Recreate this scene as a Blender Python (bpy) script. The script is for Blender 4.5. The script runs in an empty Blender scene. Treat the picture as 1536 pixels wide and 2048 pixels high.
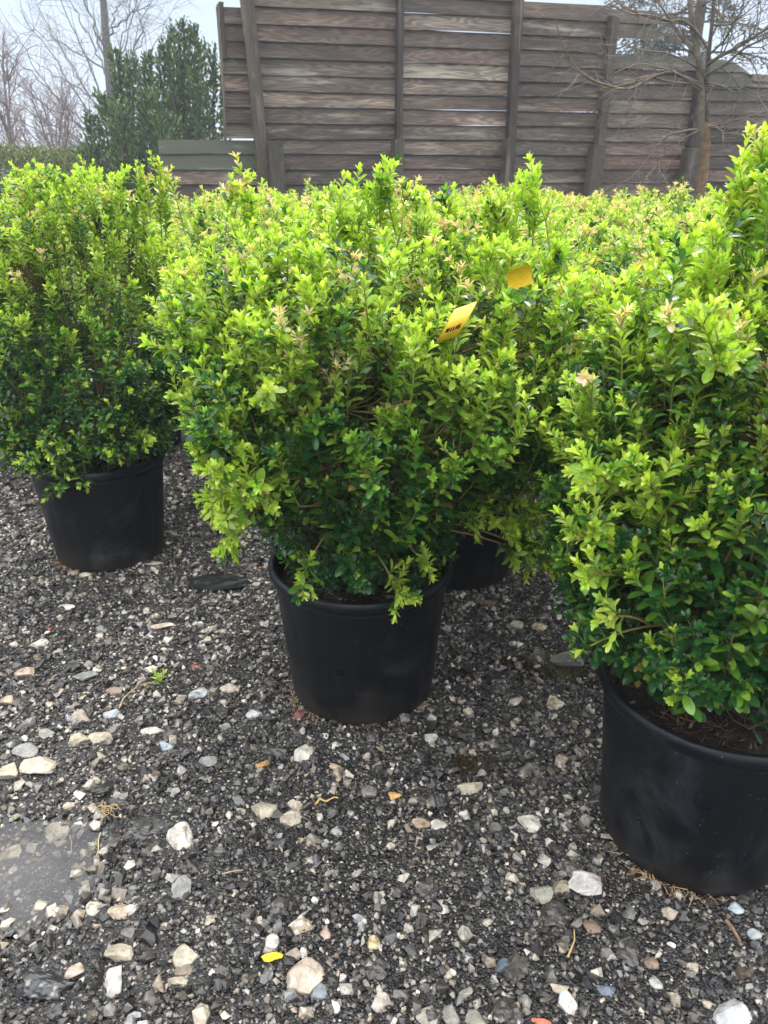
import bpy, math, random
import numpy as np
R_ = math.radians
rng = np.random.default_rng(7)

# ------------------------------------------------------------------ camera, world, sun, exposure
scn = bpy.context.scene
CAM_H, PITCH, FPX = 1.109, R_(24.3), 1538.0
cam_d = bpy.data.cameras.new("camera")
cam_d.sensor_fit = 'VERTICAL'; cam_d.sensor_height = 36.0
cam_d.lens = 36.0 * FPX / 2048.0
cam_d.clip_start = 0.02; cam_d.clip_end = 500
cam_d.dof.use_dof = True; cam_d.dof.focus_distance = 1.45; cam_d.dof.aperture_fstop = 13.0
cam = bpy.data.objects.new("camera", cam_d)
cam.location = (0, 0, CAM_H); cam.rotation_euler = (R_(90) - PITCH, 0, 0)
scn.collection.objects.link(cam); scn.camera = cam

SUN_EL, SUN_ROT = R_(58), R_(200)
w = bpy.data.worlds.new("World"); scn.world = w; w.use_nodes = True
nt = w.node_tree; nt.nodes.clear()
def N(t, k, **kw):
    n = t.nodes.new(k)
    for a, b in kw.items(): setattr(n, a, b)
    return n
sky = N(nt, 'ShaderNodeTexSky', sky_type='NISHITA', sun_disc=False, sun_elevation=SUN_EL, sun_rotation=SUN_ROT, air_density=1.0, dust_density=3.0)
tc = N(nt, 'ShaderNodeTexCoord'); sep = N(nt, 'ShaderNodeSeparateXYZ'); nt.links.new(tc.outputs['Generated'], sep.inputs[0])
mr = N(nt, 'ShaderNodeMapRange'); nt.links.new(sep.outputs['Z'], mr.inputs[0])
mr.inputs['From Min'].default_value = 0.02; mr.inputs['From Max'].default_value = 1.0; mr.inputs['To Min'].default_value = 0; mr.inputs['To Max'].default_value = 1
cr = N(nt, 'ShaderNodeValToRGB'); nt.links.new(mr.outputs[0], cr.inputs[0])      # overcast cloud deck: brighter overhead
e = cr.color_ramp.elements
e[0].position = 0; e[0].color = (3.8, 4.35, 5.2, 1)
e[1].position = 1; e[1].color = (20.0, 20.0, 20.2, 1)
x = e.new(0.18); x.color = (3.5, 4.15, 5.2, 1)
x = e.new(0.36); x.color = (8.6, 9.1, 9.9, 1)
nz = N(nt, 'ShaderNodeTexNoise'); nz.inputs['Scale'].default_value = 2.2; nz.inputs['Detail'].default_value = 3
nt.links.new(tc.outputs['Generated'], nz.inputs['Vector'])
mn = N(nt, 'ShaderNodeMapRange'); nt.links.new(nz.outputs['Fac'], mn.inputs[0])
mn.inputs['From Min'].default_value = 0.3; mn.inputs['From Max'].default_value = 0.7; mn.inputs['To Min'].default_value = 0.93; mn.inputs['To Max'].default_value = 1.07
mul = N(nt, 'ShaderNodeVectorMath', operation='SCALE'); nt.links.new(cr.outputs[0], mul.inputs[0]); nt.links.new(mn.outputs[0], mul.inputs['Scale'])
mix = N(nt, 'ShaderNodeMix', data_type='RGBA'); mix.inputs[0].default_value = 0.88
nt.links.new(sky.outputs[0], mix.inputs[6]); nt.links.new(mul.outputs[0], mix.inputs[7])
bg = N(nt, 'ShaderNodeBackground'); bg.inputs[1].default_value = 0.10
out = N(nt, 'ShaderNodeOutputWorld'); nt.links.new(mix.outputs[2], bg.inputs[0]); nt.links.new(bg.outputs[0], out.inputs[0])

sun_d = bpy.data.lights.new("sun", 'SUN'); sun_d.energy = 1.1; sun_d.angle = R_(25); sun_d.color = (1, 0.97, 0.92)
sun = bpy.data.objects.new("sun", sun_d); scn.collection.objects.link(sun)
sun.rotation_euler = (R_(90) - SUN_EL, 0, R_(180) - SUN_ROT + R_(180)); sun.location = (0, 0, 8)
scn.view_settings.view_transform = 'Standard'; scn.view_settings.look = 'None'
scn.view_settings.exposure = 1.22; scn.view_settings.gamma = 1
scn.cycles.max_bounces = 6; scn.cycles.diffuse_bounces = 4; scn.cycles.glossy_bounces = 2
scn.cycles.transmission_bounces = 4; scn.cycles.transparent_max_bounces = 6
scn.cycles.caustics_reflective = False; scn.cycles.caustics_refractive = False
scn.render.film_transparent = False

# ------------------------------------------------------------------ helpers
def L_(r, g, b):
    f = lambda c: (c / 255) / 12.92 if c <= 10 else ((c / 255 + 0.055) / 1.055) ** 2.4
    return np.array([f(r), f(g), f(b)])
def _ray(px, py):
    c, s = math.cos(PITCH), math.sin(PITCH)
    a, b = (px - 768) / FPX, (1024 - py) / FPX
    return np.array([a, c + b * s, -s + b * c])
def gpt(px, py, z=0.0):                 # point of the ground seen there in the photograph, in metres
    d = _ray(px, py); t = (z - CAM_H) / d[2]; return np.array([d[0] * t, d[1] * t])
def at(px, py, Y):
    d = _ray(px, py); return np.array([0, 0, CAM_H]) + d * (Y / d[1])
def mesh_np(name, V, F, col=None, uv=None, smooth=True, colname='Col', mat_idx=None):
    """F: list of (n,k) int arrays"""
    me = bpy.data.meshes.new(name)
    V = np.asarray(V, dtype=np.float32)
    F = [f for f in F if len(f)]
    me.vertices.add(len(V)); me.vertices.foreach_set('co', V.ravel())
    loops = np.concatenate([f.ravel() for f in F]).astype(np.int32)
    me.loops.add(len(loops)); me.loops.foreach_set('vertex_index', loops)
    tot = np.concatenate([np.full(len(f), f.shape[1]) for f in F]).astype(np.int32)
    st = np.concatenate([[0], np.cumsum(tot)[:-1]]).astype(np.int32)
    me.polygons.add(len(tot)); me.polygons.foreach_set('loop_start', st)
    if smooth: me.polygons.foreach_set('use_smooth', np.ones(len(tot), dtype=bool))
    else: me.polygons.foreach_set('use_smooth', np.zeros(len(tot), dtype=bool))
    if mat_idx is not None: me.polygons.foreach_set('material_index', mat_idx.astype(np.int32))
    if col is not None:
        a = me.attributes.new(colname, 'FLOAT_COLOR', 'POINT')
        c4 = np.ones((len(V), 4), dtype=np.float32); c4[:, :3] = col
        a.data.foreach_set('color', c4.ravel())
    if uv is not None:
        l = me.uv_layers.new(name='UVMap'); l.data.foreach_set('uv', np.asarray(uv, dtype=np.float32)[loops].ravel())
    me.update(calc_edges=True)
    return me
def link(name, me, mat=None, parent=None):
    o = bpy.data.objects.new(name, me); scn.collection.objects.link(o)
    if mat is not None:
        for m in (mat if isinstance(mat, list) else [mat]): me.materials.append(m)
    if parent is not None: o.parent = parent
    return o
def tag(o, label=None, cat=None, group=None, kind=None):
    if label: o['label'] = label
    if cat: o['category'] = cat
    if group: o['group'] = group
    if kind: o['kind'] = kind
    return o
def empty(name, loc, rz=0):
    o = bpy.data.objects.new(name, None); o.empty_display_size = 0.1
    o.location = loc; o.rotation_euler = (0, 0, rz); scn.collection.objects.link(o); return o
def copy_tree(o, parent=None):
    c = o.copy(); scn.collection.objects.link(c)
    if parent is not None: c.parent = parent
    for ch in o.children: copy_tree(ch, c)
    return c
def nrm(v):
    return v / np.maximum(np.linalg.norm(v, axis=-1, keepdims=True), 1e-9)
def tubes(items, k=4):
    """items: (pts (n,3), radii (n,), colour) -> V, F list, C"""
    Vs, Qs, Ts, Cs = [], [], [], []; base = 0
    ang = np.arange(k) * 2 * math.pi / k
    for pts, rad, col in items:
        n = len(pts); t = np.gradient(pts, axis=0); t = nrm(t)
        ref = np.array([0.31, 0.17, 0.93]) if abs(t[0, 2]) < 0.85 else np.array([0.95, 0.2, 0.1])
        a = nrm(np.cross(t, ref)); b = np.cross(t, a)
        ring = pts[:, None, :] + (a[:, None, :] * np.cos(ang)[None, :, None] + b[:, None, :] * np.sin(ang)[None, :, None]) * np.asarray(rad)[:, None, None]
        Vs.append(ring.reshape(-1, 3))
        i = np.arange(n - 1)[:, None] * k; j = np.arange(k)[None, :]; j2 = (j + 1) % k
        Qs.append(np.stack([i + j, i + j2, i + k + j2, i + k + j], -1).reshape(-1, 4) + base)
        Vs.append(pts[-1:] + t[-1:] * rad[-1]); tip = base + n * k
        l = base + (n - 1) * k
        Ts.append(np.stack([l + np.arange(k), l + (np.arange(k) + 1) % k, np.full(k, tip)], -1))
        Cs.append(np.broadcast_to(np.asarray(col), (n * k + 1, 3)) if np.ndim(col) == 1 else np.concatenate([np.repeat(col, k, 0), col[-1:]]))
        base += n * k + 1
    return np.concatenate(Vs), [np.concatenate(Qs), np.concatenate(Ts)], np.concatenate(Cs)
def lathe(prof, n=96, mod=None, close=False):
    P = np.array(prof); a = np.arange(n) * 2 * math.pi / n; m = len(P)
    r = np.repeat(P[:, 0:1], n, 1); z = np.repeat(P[:, 1:2], n, 1)
    if mod is not None: r = r * mod(a[None, :], z)
    V = np.stack([r * np.cos(a), r * np.sin(a), z], -1).reshape(-1, 3)
    i = np.arange(m - 1)[:, None] * n; j = np.arange(n)[None, :]; j2 = (j + 1) % n
    return V, [np.stack([i + j, i + j2, i + n + j2, i + n + j], -1).reshape(-1, 4)]
# cheap value-noise, vectorised
def vnoise(x, y, seed=0):
    xi, yi = np.floor(x).astype(np.int64), np.floor(y).astype(np.int64); fx, fy = x - xi, y - yi
    fx = fx * fx * (3 - 2 * fx); fy = fy * fy * (3 - 2 * fy)
    def hsh(a, b):
        h = (a * 374761393 + b * 668265263 + seed * 1442695041) & 0xFFFFFFFF
        h = ((h ^ (h >> 13)) * 1274126177) & 0xFFFFFFFF
        return ((h ^ (h >> 16)) & 0xFFFFFF) / float(0xFFFFFF)
    return (hsh(xi, yi) * (1 - fx) + hsh(xi + 1, yi) * fx) * (1 - fy) + (hsh(xi, yi + 1) * (1 - fx) + hsh(xi + 1, yi + 1) * fx) * fy
def fbm(x, y, o=3, seed=0):
    s, a, t = 0, 1, 0
    for i in range(o): s = s + a * vnoise(x * 2 ** i, y * 2 ** i, seed + i); t += a; a *= 0.5
    return s / t

# ------------------------------------------------------------------ materials
def mat(name):
    m = bpy.data.materials.new(name); m.use_nodes = True; m.node_tree.nodes.clear()
    t = m.node_tree; o = N(t, 'ShaderNodeOutputMaterial'); p = N(t, 'ShaderNodeBsdfPrincipled'); t.links.new(p.outputs[0], o.inputs[0])
    return m, t, p, o
def attr_mat(name, rough=0.5, spec=0.5, noise_amt=0.25, nscale=60, bump=0.0, bscale=150, coat=0.0, bdist=0.002, speck=None, obj=True):
    m, t, p, o = mat(name)
    a = N(t, 'ShaderNodeAttribute', attribute_name='Col')
    tc = N(t, 'ShaderNodeTexCoord'); n = N(t, 'ShaderNodeTexNoise'); n.inputs['Scale'].default_value = nscale; n.inputs['Detail'].default_value = 4
    t.links.new(tc.outputs['Object'], n.inputs['Vector'])
    r = N(t, 'ShaderNodeMapRange'); t.links.new(n.outputs[0], r.inputs[0]); r.inputs['From Min'].default_value = 0.3; r.inputs['From Max'].default_value = 0.7
    r.inputs['To Min'].default_value = 1 - noise_amt; r.inputs['To Max'].default_value = 1 + noise_amt
    s = N(t, 'ShaderNodeVectorMath', operation='SCALE'); t.links.new(a.outputs['Color'], s.inputs[0]); t.links.new(r.outputs[0], s.inputs['Scale'])
    t.links.new(s.outputs[0], p.inputs['Base Color'])
    p.inputs['Roughness'].default_value = rough; p.inputs['Specular IOR Level'].default_value = spec
    p.inputs['Coat Weight'].default_value = coat; p.inputs['Coat Roughness'].default_value = 0.12
    if bump:
        n2 = N(t, 'ShaderNodeTexNoise'); n2.inputs['Scale'].default_value = bscale; n2.inputs['Detail'].default_value = 5
        t.links.new(tc.outputs['Object'], n2.inputs['Vector'])
        b = N(t, 'ShaderNodeBump'); b.inputs['Strength'].default_value = bump; b.inputs['Distance'].default_value = bdist
        t.links.new(n2.outputs[0], b.inputs['Height']); t.links.new(b.outputs[0], p.inputs['Normal'])
    return m
def leaf_mat(name, rough=0.33, trans=0.3, coat=0.0):
    m, t, p, o = mat(name)
    a = N(t, 'ShaderNodeAttribute', attribute_name='Col')
    tc = N(t, 'ShaderNodeTexCoord'); n = N(t, 'ShaderNodeTexNoise'); n.inputs['Scale'].default_value = 90; n.inputs['Detail'].default_value = 2
    t.links.new(tc.outputs['Object'], n.inputs['Vector'])
    r = N(t, 'ShaderNodeMapRange'); t.links.new(n.outputs[0], r.inputs[0]); r.inputs['From Min'].default_value = 0.3; r.inputs['From Max'].default_value = 0.7
    r.inputs['To Min'].default_value = 0.82; r.inputs['To Max'].default_value = 1.18
    s = N(t, 'ShaderNodeVectorMath', operation='SCALE'); t.links.new(a.outputs['Color'], s.inputs[0]); t.links.new(r.outputs[0], s.inputs['Scale'])
    t.links.new(s.outputs[0], p.inputs['Base Color'])
    p.inputs['Roughness'].default_value = rough
    p.inputs['Coat Weight'].default_value = coat; p.inputs['Coat Roughness'].default_value = 0.08
    tr = N(t, 'ShaderNodeBsdfTranslucent')
    g = N(t, 'ShaderNodeMix', data_type='RGBA', blend_type='MULTIPLY'); g.inputs[0].default_value = 1
    t.links.new(s.outputs[0], g.inputs[6]); g.inputs[7].default_value = (1.2, 1.22, 0.6, 1); t.links.new(g.outputs[2], tr.inputs[0])
    mx = N(t, 'ShaderNodeMixShader'); mx.inputs[0].default_value = trans
    t.links.new(p.outputs[0], mx.inputs[1]); t.links.new(tr.outputs[0], mx.inputs[2]); t.links.new(mx.outputs[0], o.inputs[0])
    return m
M_leaf = leaf_mat('boxwood_leaf', 0.28, 0.40, 0.35)
M_needle = leaf_mat('evergreen_leaf', 0.6, 0.1)
M_twig = attr_mat('twig_bark', 0.6, 0.3, 0.3, 300)
M_bark = attr_mat('tree_bark', 0.8, 0.3, 0.35, 25, 0.6, 60, bdist=0.01)
M_gravel = attr_mat('wet_gravel', 0.30, 0.5, 0.35, 160, 0.7, 420, coat=0.38, bdist=0.0012)
M_stone = attr_mat('pale_stone', 0.5, 0.45, 0.30, 70, 1.0, 130, coat=0.10, bdist=0.004)
M_straw = attr_mat('dry_straw', 0.7, 0.3, 0.25, 200)

def drop_mat():
    m, t, p, o = mat('water_drop')
    p.inputs['Base Color'].default_value = (0.95, 0.97, 1, 1); p.inputs['Roughness'].default_value = 0.03
    p.inputs['Transmission Weight'].default_value = 0.75; p.inputs['IOR'].default_value = 1.33
    return m
M_drop = drop_mat()

def pot_mat():
    m, t, p, o = mat('black_pot_plastic')
    tc = N(t, 'ShaderNodeTexCoord'); sp = N(t, 'ShaderNodeSeparateXYZ'); t.links.new(tc.outputs['Object'], sp.inputs[0])
    oi = N(t, 'ShaderNodeObjectInfo')
    mp = N(t, 'ShaderNodeVectorMath', operation='ADD'); t.links.new(tc.outputs['Object'], mp.inputs[0]); t.links.new(oi.outputs['Random'], mp.inputs[1])
    n = N(t, 'ShaderNodeTexNoise'); n.inputs['Scale'].default_value = 9; n.inputs['Detail'].default_value = 7; n.inputs['Roughness'].default_value = 0.65; t.links.new(mp.outputs[0], n.inputs['Vector'])
    # splashed earth near the foot of the pot
    zz = N(t, 'ShaderNodeMapRange'); t.links.new(sp.outputs['Z'], zz.inputs[0])
    zz.inputs['From Min'].default_value = 0.0; zz.inputs['From Max'].default_value = 0.17; zz.inputs['To Min'].default_value = 0.22; zz.inputs['To Max'].default_value = -0.12
    ad = N(t, 'ShaderNodeMath', operation='ADD'); t.links.new(n.outputs[0], ad.inputs[0]); t.links.new(zz.outputs[0], ad.inputs[1])
    r1 = N(t, 'ShaderNodeMapRange'); t.links.new(ad.outputs[0], r1.inputs[0]); r1.inputs['From Min'].default_value = 0.54; r1.inputs['From Max'].default_value = 0.80; r1.inputs['To Max'].default_value = 0.55
    # fine white specks and water marks
    v = N(t, 'ShaderNodeTexVoronoi'); v.inputs['Scale'].default_value = 62; t.links.new(mp.outputs[0], v.inputs['Vector'])
    lt = N(t, 'ShaderNodeMath', operation='LESS_THAN'); t.links.new(v.outputs['Distance'], lt.inputs[0]); lt.inputs[1].default_value = 0.085
    wn = N(t, 'ShaderNodeTexNoise'); wn.inputs['Scale'].default_value = 14; t.links.new(mp.outputs[0], wn.inputs['Vector'])
    lg = N(t, 'ShaderNodeMath', operation='GREATER_THAN'); t.links.new(wn.outputs[0], lg.inputs[0]); lg.inputs[1].default_value = 0.5
    ml = N(t, 'ShaderNodeMath', operation='MULTIPLY'); t.links.new(lt.outputs[0], ml.inputs[0]); t.links.new(lg.outputs[0], ml.inputs[1])
    ml2 = N(t, 'ShaderNodeMath', operation='MULTIPLY'); t.links.new(ml.outputs[0], ml2.inputs[0]); ml2.inputs[1].default_value = 0.4
    a = N(t, 'ShaderNodeMix', data_type='RGBA'); a.inputs[6].default_value = (0.0035, 0.0048, 0.0075, 1); a.inputs[7].default_value = (0.042, 0.034, 0.024, 1); t.links.new(r1.outputs[0], a.inputs[0])
    b = N(t, 'ShaderNodeMix', data_type='RGBA'); t.links.new(a.outputs[2], b.inputs[6]); b.inputs[7].default_value = (0.25, 0.26, 0.27, 1); t.links.new(ml2.outputs[0], b.inputs[0])
    # faint chalky smears
    sn = N(t, 'ShaderNodeTexNoise'); sn.inputs['Scale'].default_value = 5; sn.inputs['Detail'].default_value = 8; sn.inputs['Roughness'].default_value = 0.7; sn.inputs['Distortion'].default_value = 1.0; t.links.new(mp.outputs[0], sn.inputs['Vector'])
    sr = N(t, 'ShaderNodeMapRange'); t.links.new(sn.outputs[0], sr.inputs[0]); sr.inputs['From Min'].default_value = 0.54; sr.inputs['From Max'].default_value = 0.72; sr.inputs['To Max'].default_value = 0.30
    c = N(t, 'ShaderNodeMix', data_type='RGBA'); t.links.new(b.outputs[2], c.inputs[6]); c.inputs[7].default_value = (0.10, 0.11, 0.12, 1); t.links.new(sr.outputs[0], c.inputs[0])
    t.links.new(c.outputs[2], p.inputs['Base Color'])
    rr = N(t, 'ShaderNodeMapRange'); t.links.new(n.outputs[0], rr.inputs[0]); rr.inputs['To Min'].default_value = 0.22; rr.inputs['To Max'].default_value = 0.60; rr.inputs['From Min'].default_value = .3; rr.inputs['From Max'].default_value = .7
    t.links.new(rr.outputs[0], p.inputs['Roughness'])
    p.inputs['Specular IOR Level'].default_value = 0.28
    bn = N(t, 'ShaderNodeTexNoise'); bn.inputs['Scale'].default_value = 260; t.links.new(mp.outputs[0], bn.inputs['Vector'])
    bu = N(t, 'ShaderNodeBump'); bu.inputs['Strength'].default_value = 0.15; bu.inputs['Distance'].default_value = 0.001; t.links.new(bn.outputs[0], bu.inputs['Height']); t.links.new(bu.outputs[0], p.inputs['Normal'])
    return m
M_pot = pot_mat()

def soil_mat():
    m, t, p, o = mat('potting_soil')
    tc = N(t, 'ShaderNodeTexCoord'); n = N(t, 'ShaderNodeTexNoise'); n.inputs['Scale'].default_value = 70; n.inputs['Detail'].default_value = 6; t.links.new(tc.outputs['Object'], n.inputs['Vector'])
    r = N(t, 'ShaderNodeValToRGB'); t.links.new(n.outputs[0], r.inputs[0])
    r.color_ramp.elements[0].position = 0.35; r.color_ramp.elements[0].color = (0.006, 0.0045, 0.003, 1)
    r.color_ramp.elements[1].position = 0.75; r.color_ramp.elements[1].color = (0.035, 0.021, 0.013, 1)
    t.links.new(r.outputs[0], p.inputs['Base Color']); p.inputs['Roughness'].default_value = 0.75
    b = N(t, 'ShaderNodeBump'); b.inputs['Strength'].default_value = 1; b.inputs['Distance'].default_value = 0.01; t.links.new(n.outputs[0], b.inputs['Height']); t.links.new(b.outputs[0], p.inputs['Normal'])
    return m
M_soil = soil_mat()

def ground_mat():
    m, t, p, o = mat('wet_crushed_asphalt')
    tc = N(t, 'ShaderNodeTexCoord')
    v = N(t, 'ShaderNodeTexVoronoi'); v.inputs['Scale'].default_value = 230; t.links.new(tc.outputs['Object'], v.inputs['Vector'])
    v2 = N(t, 'ShaderNodeTexVoronoi'); v2.inputs['Scale'].default_value = 95; t.links.new(tc.outputs['Object'], v2.inputs['Vector'])
    sx = N(t, 'ShaderNodeSeparateColor'); t.links.new(v.outputs['Color'], sx.inputs[0])
    r = N(t, 'ShaderNodeValToRGB'); t.links.new(sx.outputs[0], r.inputs[0]); el = r.color_ramp.elements
    r.color_ramp.interpolation = 'CONSTANT'
    el[0].position = 0; el[0].color = (0.012, 0.012, 0.013, 1); el[1].position = 0.93; el[1].color = (0.30, 0.27, 0.22, 1)
    q = el.new(0.45); q.color = (0.024, 0.022, 0.021, 1); q = el.new(0.76); q.color = (0.055, 0.048, 0.042, 1); q = el.new(0.86); q.color = (0.12, 0.10, 0.085, 1)
    n = N(t, 'ShaderNodeTexNoise'); n.inputs['Scale'].default_value = 3.0; n.inputs['Detail'].default_value = 4; t.links.new(tc.outputs['Object'], n.inputs['Vector'])
    nr = N(t, 'ShaderNodeMapRange'); t.links.new(n.outputs[0], nr.inputs[0]); nr.inputs['From Min'].default_value = 0.35; nr.inputs['From Max'].default_value = 0.65; nr.inputs['To Min'].default_value = 0.6; nr.inputs['To Max'].default_value = 1.35
    s = N(t, 'ShaderNodeVectorMath', operation='SCALE'); t.links.new(r.outputs[0], s.inputs[0]); t.links.new(nr.outputs[0], s.inputs['Scale'])
    t.links.new(s.outputs[0], p.inputs['Base Color'])
    p.inputs['Roughness'].default_value = 0.38; p.inputs['Coat Weight'].default_value = 0.2; p.inputs['Coat Roughness'].default_value = 0.15
    ad = N(t, 'ShaderNodeMath', operation='ADD'); t.links.new(v.outputs['Distance'], ad.inputs[0]); t.links.new(v2.outputs['Distance'], ad.inputs[1])
    b = N(t, 'ShaderNodeBump'); b.inputs['Strength'].default_value = 1; b.inputs['Distance'].default_value = 0.004; b.invert = True
    t.links.new(ad.outputs[0], b.inputs['Height']); t.links.new(b.outputs[0], p.inputs['Normal'])
    return m
M_ground = ground_mat()

def water_mat(name, tint, murk_sheen, amt, c=None, sz=None):
    m, t, p, o = mat(name)
    t.nodes.remove(p)
    fr = N(t, 'ShaderNodeFresnel'); fr.inputs[0].default_value = 1.62
    tr = N(t, 'ShaderNodeBsdfTransparent'); tr.inputs[0].default_value = tint
    gl = N(t, 'ShaderNodeBsdfGlossy'); gl.inputs['Roughness'].default_value = 0.06
    df = N(t, 'ShaderNodeBsdfDiffuse'); df.inputs[0].default_value = murk_sheen
    tc = N(t, 'ShaderNodeTexCoord'); n = N(t, 'ShaderNodeTexNoise'); n.inputs['Scale'].default_value = 35; n.inputs['Detail'].default_value = 2; t.links.new(tc.outputs['Object'], n.inputs['Vector'])
    b = N(t, 'ShaderNodeBump'); b.inputs['Strength'].default_value = 0.12; b.inputs['Distance'].default_value = 0.003; t.links.new(n.outputs[0], b.inputs['Height'])
    t.links.new(b.outputs[0], gl.inputs['Normal']); t.links.new(b.outputs[0], fr.inputs['Normal'])
    m1 = N(t, 'ShaderNodeMixShader'); m1.inputs[0].default_value = amt; t.links.new(tr.outputs[0], m1.inputs[1]); t.links.new(df.outputs[0], m1.inputs[2])
    if c is not None:
        mpp = N(t, 'ShaderNodeMapping'); mpp.inputs['Location'].default_value = (-c[0] / sz[0], -c[1] / sz[1], 0); mpp.inputs['Scale'].default_value = (1 / sz[0], 1 / sz[1], 0); t.links.new(tc.outputs['Object'], mpp.inputs[0])
        ln = N(t, 'ShaderNodeVectorMath', operation='LENGTH'); t.links.new(mpp.outputs[0], ln.inputs[0])
        nn = N(t, 'ShaderNodeTexNoise'); nn.inputs['Scale'].default_value = 14; nn.inputs['Detail'].default_value = 3; t.links.new(tc.outputs['Object'], nn.inputs['Vector'])
        aa = N(t, 'ShaderNodeMath', operation='ADD'); t.links.new(ln.outputs['Value'], aa.inputs[0]); t.links.new(nn.outputs[0], aa.inputs[1])
        rm_ = N(t, 'ShaderNodeMapRange'); t.links.new(aa.outputs[0], rm_.inputs[0]); rm_.inputs['From Min'].default_value = 0.6; rm_.inputs['From Max'].default_value = 1.5; rm_.inputs['To Min'].default_value = amt; rm_.inputs['To Max'].default_value = 0.0
        t.links.new(rm_.outputs[0], m1.inputs[0])
    m2 = N(t, 'ShaderNodeMixShader'); t.links.new(fr.outputs[0], m2.inputs[0]); t.links.new(m1.outputs[0], m2.inputs[1]); t.links.new(gl.outputs[0], m2.inputs[2])
    t.links.new(m2.outputs[0], o.inputs[0])
    return m

def wood_mat(name, tone=(1, 1, 1)):
    m, t, p, o = mat(name)
    uv = N(t, 'ShaderNodeUVMap'); a = N(t, 'ShaderNodeAttribute', attribute_name='Col'); sc = N(t, 'ShaderNodeSeparateColor'); t.links.new(a.outputs['Color'], sc.inputs[0])
    # cathedral grain: contour bands of a stretched noise
    mp = N(t, 'ShaderNodeMapping'); mp.inputs['Scale'].default_value = (0.9, 6.5, 1); t.links.new(uv.outputs[0], mp.inputs[0])
    n = N(t, 'ShaderNodeTexNoise'); n.inputs['Scale'].default_value = 1.6; n.inputs['Detail'].default_value = 2.0; n.inputs['Roughness'].default_value = 0.4; t.links.new(mp.outputs[0], n.inputs['Vector'])
    k = N(t, 'ShaderNodeMath', operation='MULTIPLY'); t.links.new(n.outputs[0], k.inputs[0]); k.inputs[1].default_value = 70
    s = N(t, 'ShaderNodeMath', operation='SINE'); t.links.new(k.outputs[0], s.inputs[0])
    # fine fibres
    mp2 = N(t, 'ShaderNodeMapping'); mp2.inputs['Scale'].default_value = (4, 110, 1); t.links.new(uv.outputs[0], mp2.inputs[0])
    n2 = N(t, 'ShaderNodeTexNoise'); n2.inputs['Scale'].default_value = 1.0; n2.inputs['Detail'].default_value = 3; t.links.new(mp2.outputs[0], n2.inputs['Vector'])
    # weather patches
    mp3 = N(t, 'ShaderNodeMapping'); mp3.inputs['Scale'].default_value = (1.3, 9, 1); mp3.inputs['Location'].default_value = (3, 7, 0); t.links.new(uv.outputs[0], mp3.inputs[0])
    n3 = N(t, 'ShaderNodeTexNoise'); n3.inputs['Scale'].default_value = 1.0; n3.inputs['Detail'].default_value = 4; t.links.new(mp3.outputs[0], n3.inputs['Vector'])
    r = N(t, 'ShaderNodeMapRange'); t.links.new(s.outputs[0], r.inputs[0]); r.inputs['From Min'].default_value = -1; r.inputs['From Max'].default_value = 1; r.inputs['To Min'].default_value = 0.29; r.inputs['To Max'].default_value = 0.56
    ad = N(t, 'ShaderNodeMath', operation='MULTIPLY_ADD'); t.links.new(n2.outputs[0], ad.inputs[0]); ad.inputs[1].default_value = 0.62; t.links.new(r.outputs[0], ad.inputs[2])
    ad2 = N(t, 'ShaderNodeMath', operation='MULTIPLY_ADD'); t.links.new(n3.outputs[0], ad2.inputs[0]); ad2.inputs[1].default_value = 1.1; t.links.new(ad.outputs[0], ad2.inputs[2])
    ad3 = N(t, 'ShaderNodeMath', operation='ADD'); t.links.new(ad2.outputs[0], ad3.inputs[0]); t.links.new(sc.outputs[0], ad3.inputs[1])
    cr = N(t, 'ShaderNodeValToRGB'); sb = N(t, 'ShaderNodeMath', operation='MULTIPLY'); t.links.new(ad3.outputs[0], sb.inputs[0]); sb.inputs[1].default_value = 0.5; t.links.new(sb.outputs[0], cr.inputs[0])
    el = cr.color_ramp.elements
    el[0].position = 0.38; el[0].color = (0.019, 0.014, 0.012, 1); el[1].position = 1.0; el[1].color = (0.46, 0.43, 0.39, 1)
    q = el.new(0.58); q.color = (0.050, 0.038, 0.032, 1); q = el.new(0.74); q.color = (0.115, 0.090, 0.075, 1); q = el.new(0.86); q.color = (0.21, 0.185, 0.165, 1)
    # reddish / green casts per board
    g = N(t, 'ShaderNodeMix', data_type='RGBA', blend_type='MULTIPLY'); t.links.new(cr.outputs[0], g.inputs[6]); g.inputs[7].default_value = (1.12, 0.88, 0.82, 1); t.links.new(sc.outputs[1], g.inputs[0])
    g2 = N(t, 'ShaderNodeMix', data_type='RGBA', blend_type='MIX'); t.links.new(g.outputs[2], g2.inputs[6]); g2.inputs[7].default_value = (0.075, 0.095, 0.065, 1); t.links.new(sc.outputs[2], g2.inputs[0])
    # pale weathered lower lip, patchy along the board
    sv = N(t, 'ShaderNodeSeparateXYZ'); t.links.new(uv.outputs[0], sv.inputs[0])
    fr = N(t, 'ShaderNodeMath', operation='FRACT'); t.links.new(sv.outputs['Y'], fr.inputs[0])
    mp4 = N(t, 'ShaderNodeMapping'); mp4.inputs['Scale'].default_value = (0.9, 8, 1); mp4.inputs['Location'].default_value = (13, 2, 0); t.links.new(uv.outputs[0], mp4.inputs[0])
    n4 = N(t, 'ShaderNodeTexNoise'); n4.inputs['Scale'].default_value = 1.2; n4.inputs['Detail'].default_value = 5; n4.inputs['Roughness'].default_value = 0.65; t.links.new(mp4.outputs[0], n4.inputs['Vector'])
    r4 = N(t, 'ShaderNodeMapRange'); t.links.new(n4.outputs[0], r4.inputs[0]); r4.inputs['From Min'].default_value = 0.56; r4.inputs['From Max'].default_value = 0.70; r4.inputs['To Max'].default_value = 0.7
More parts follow.
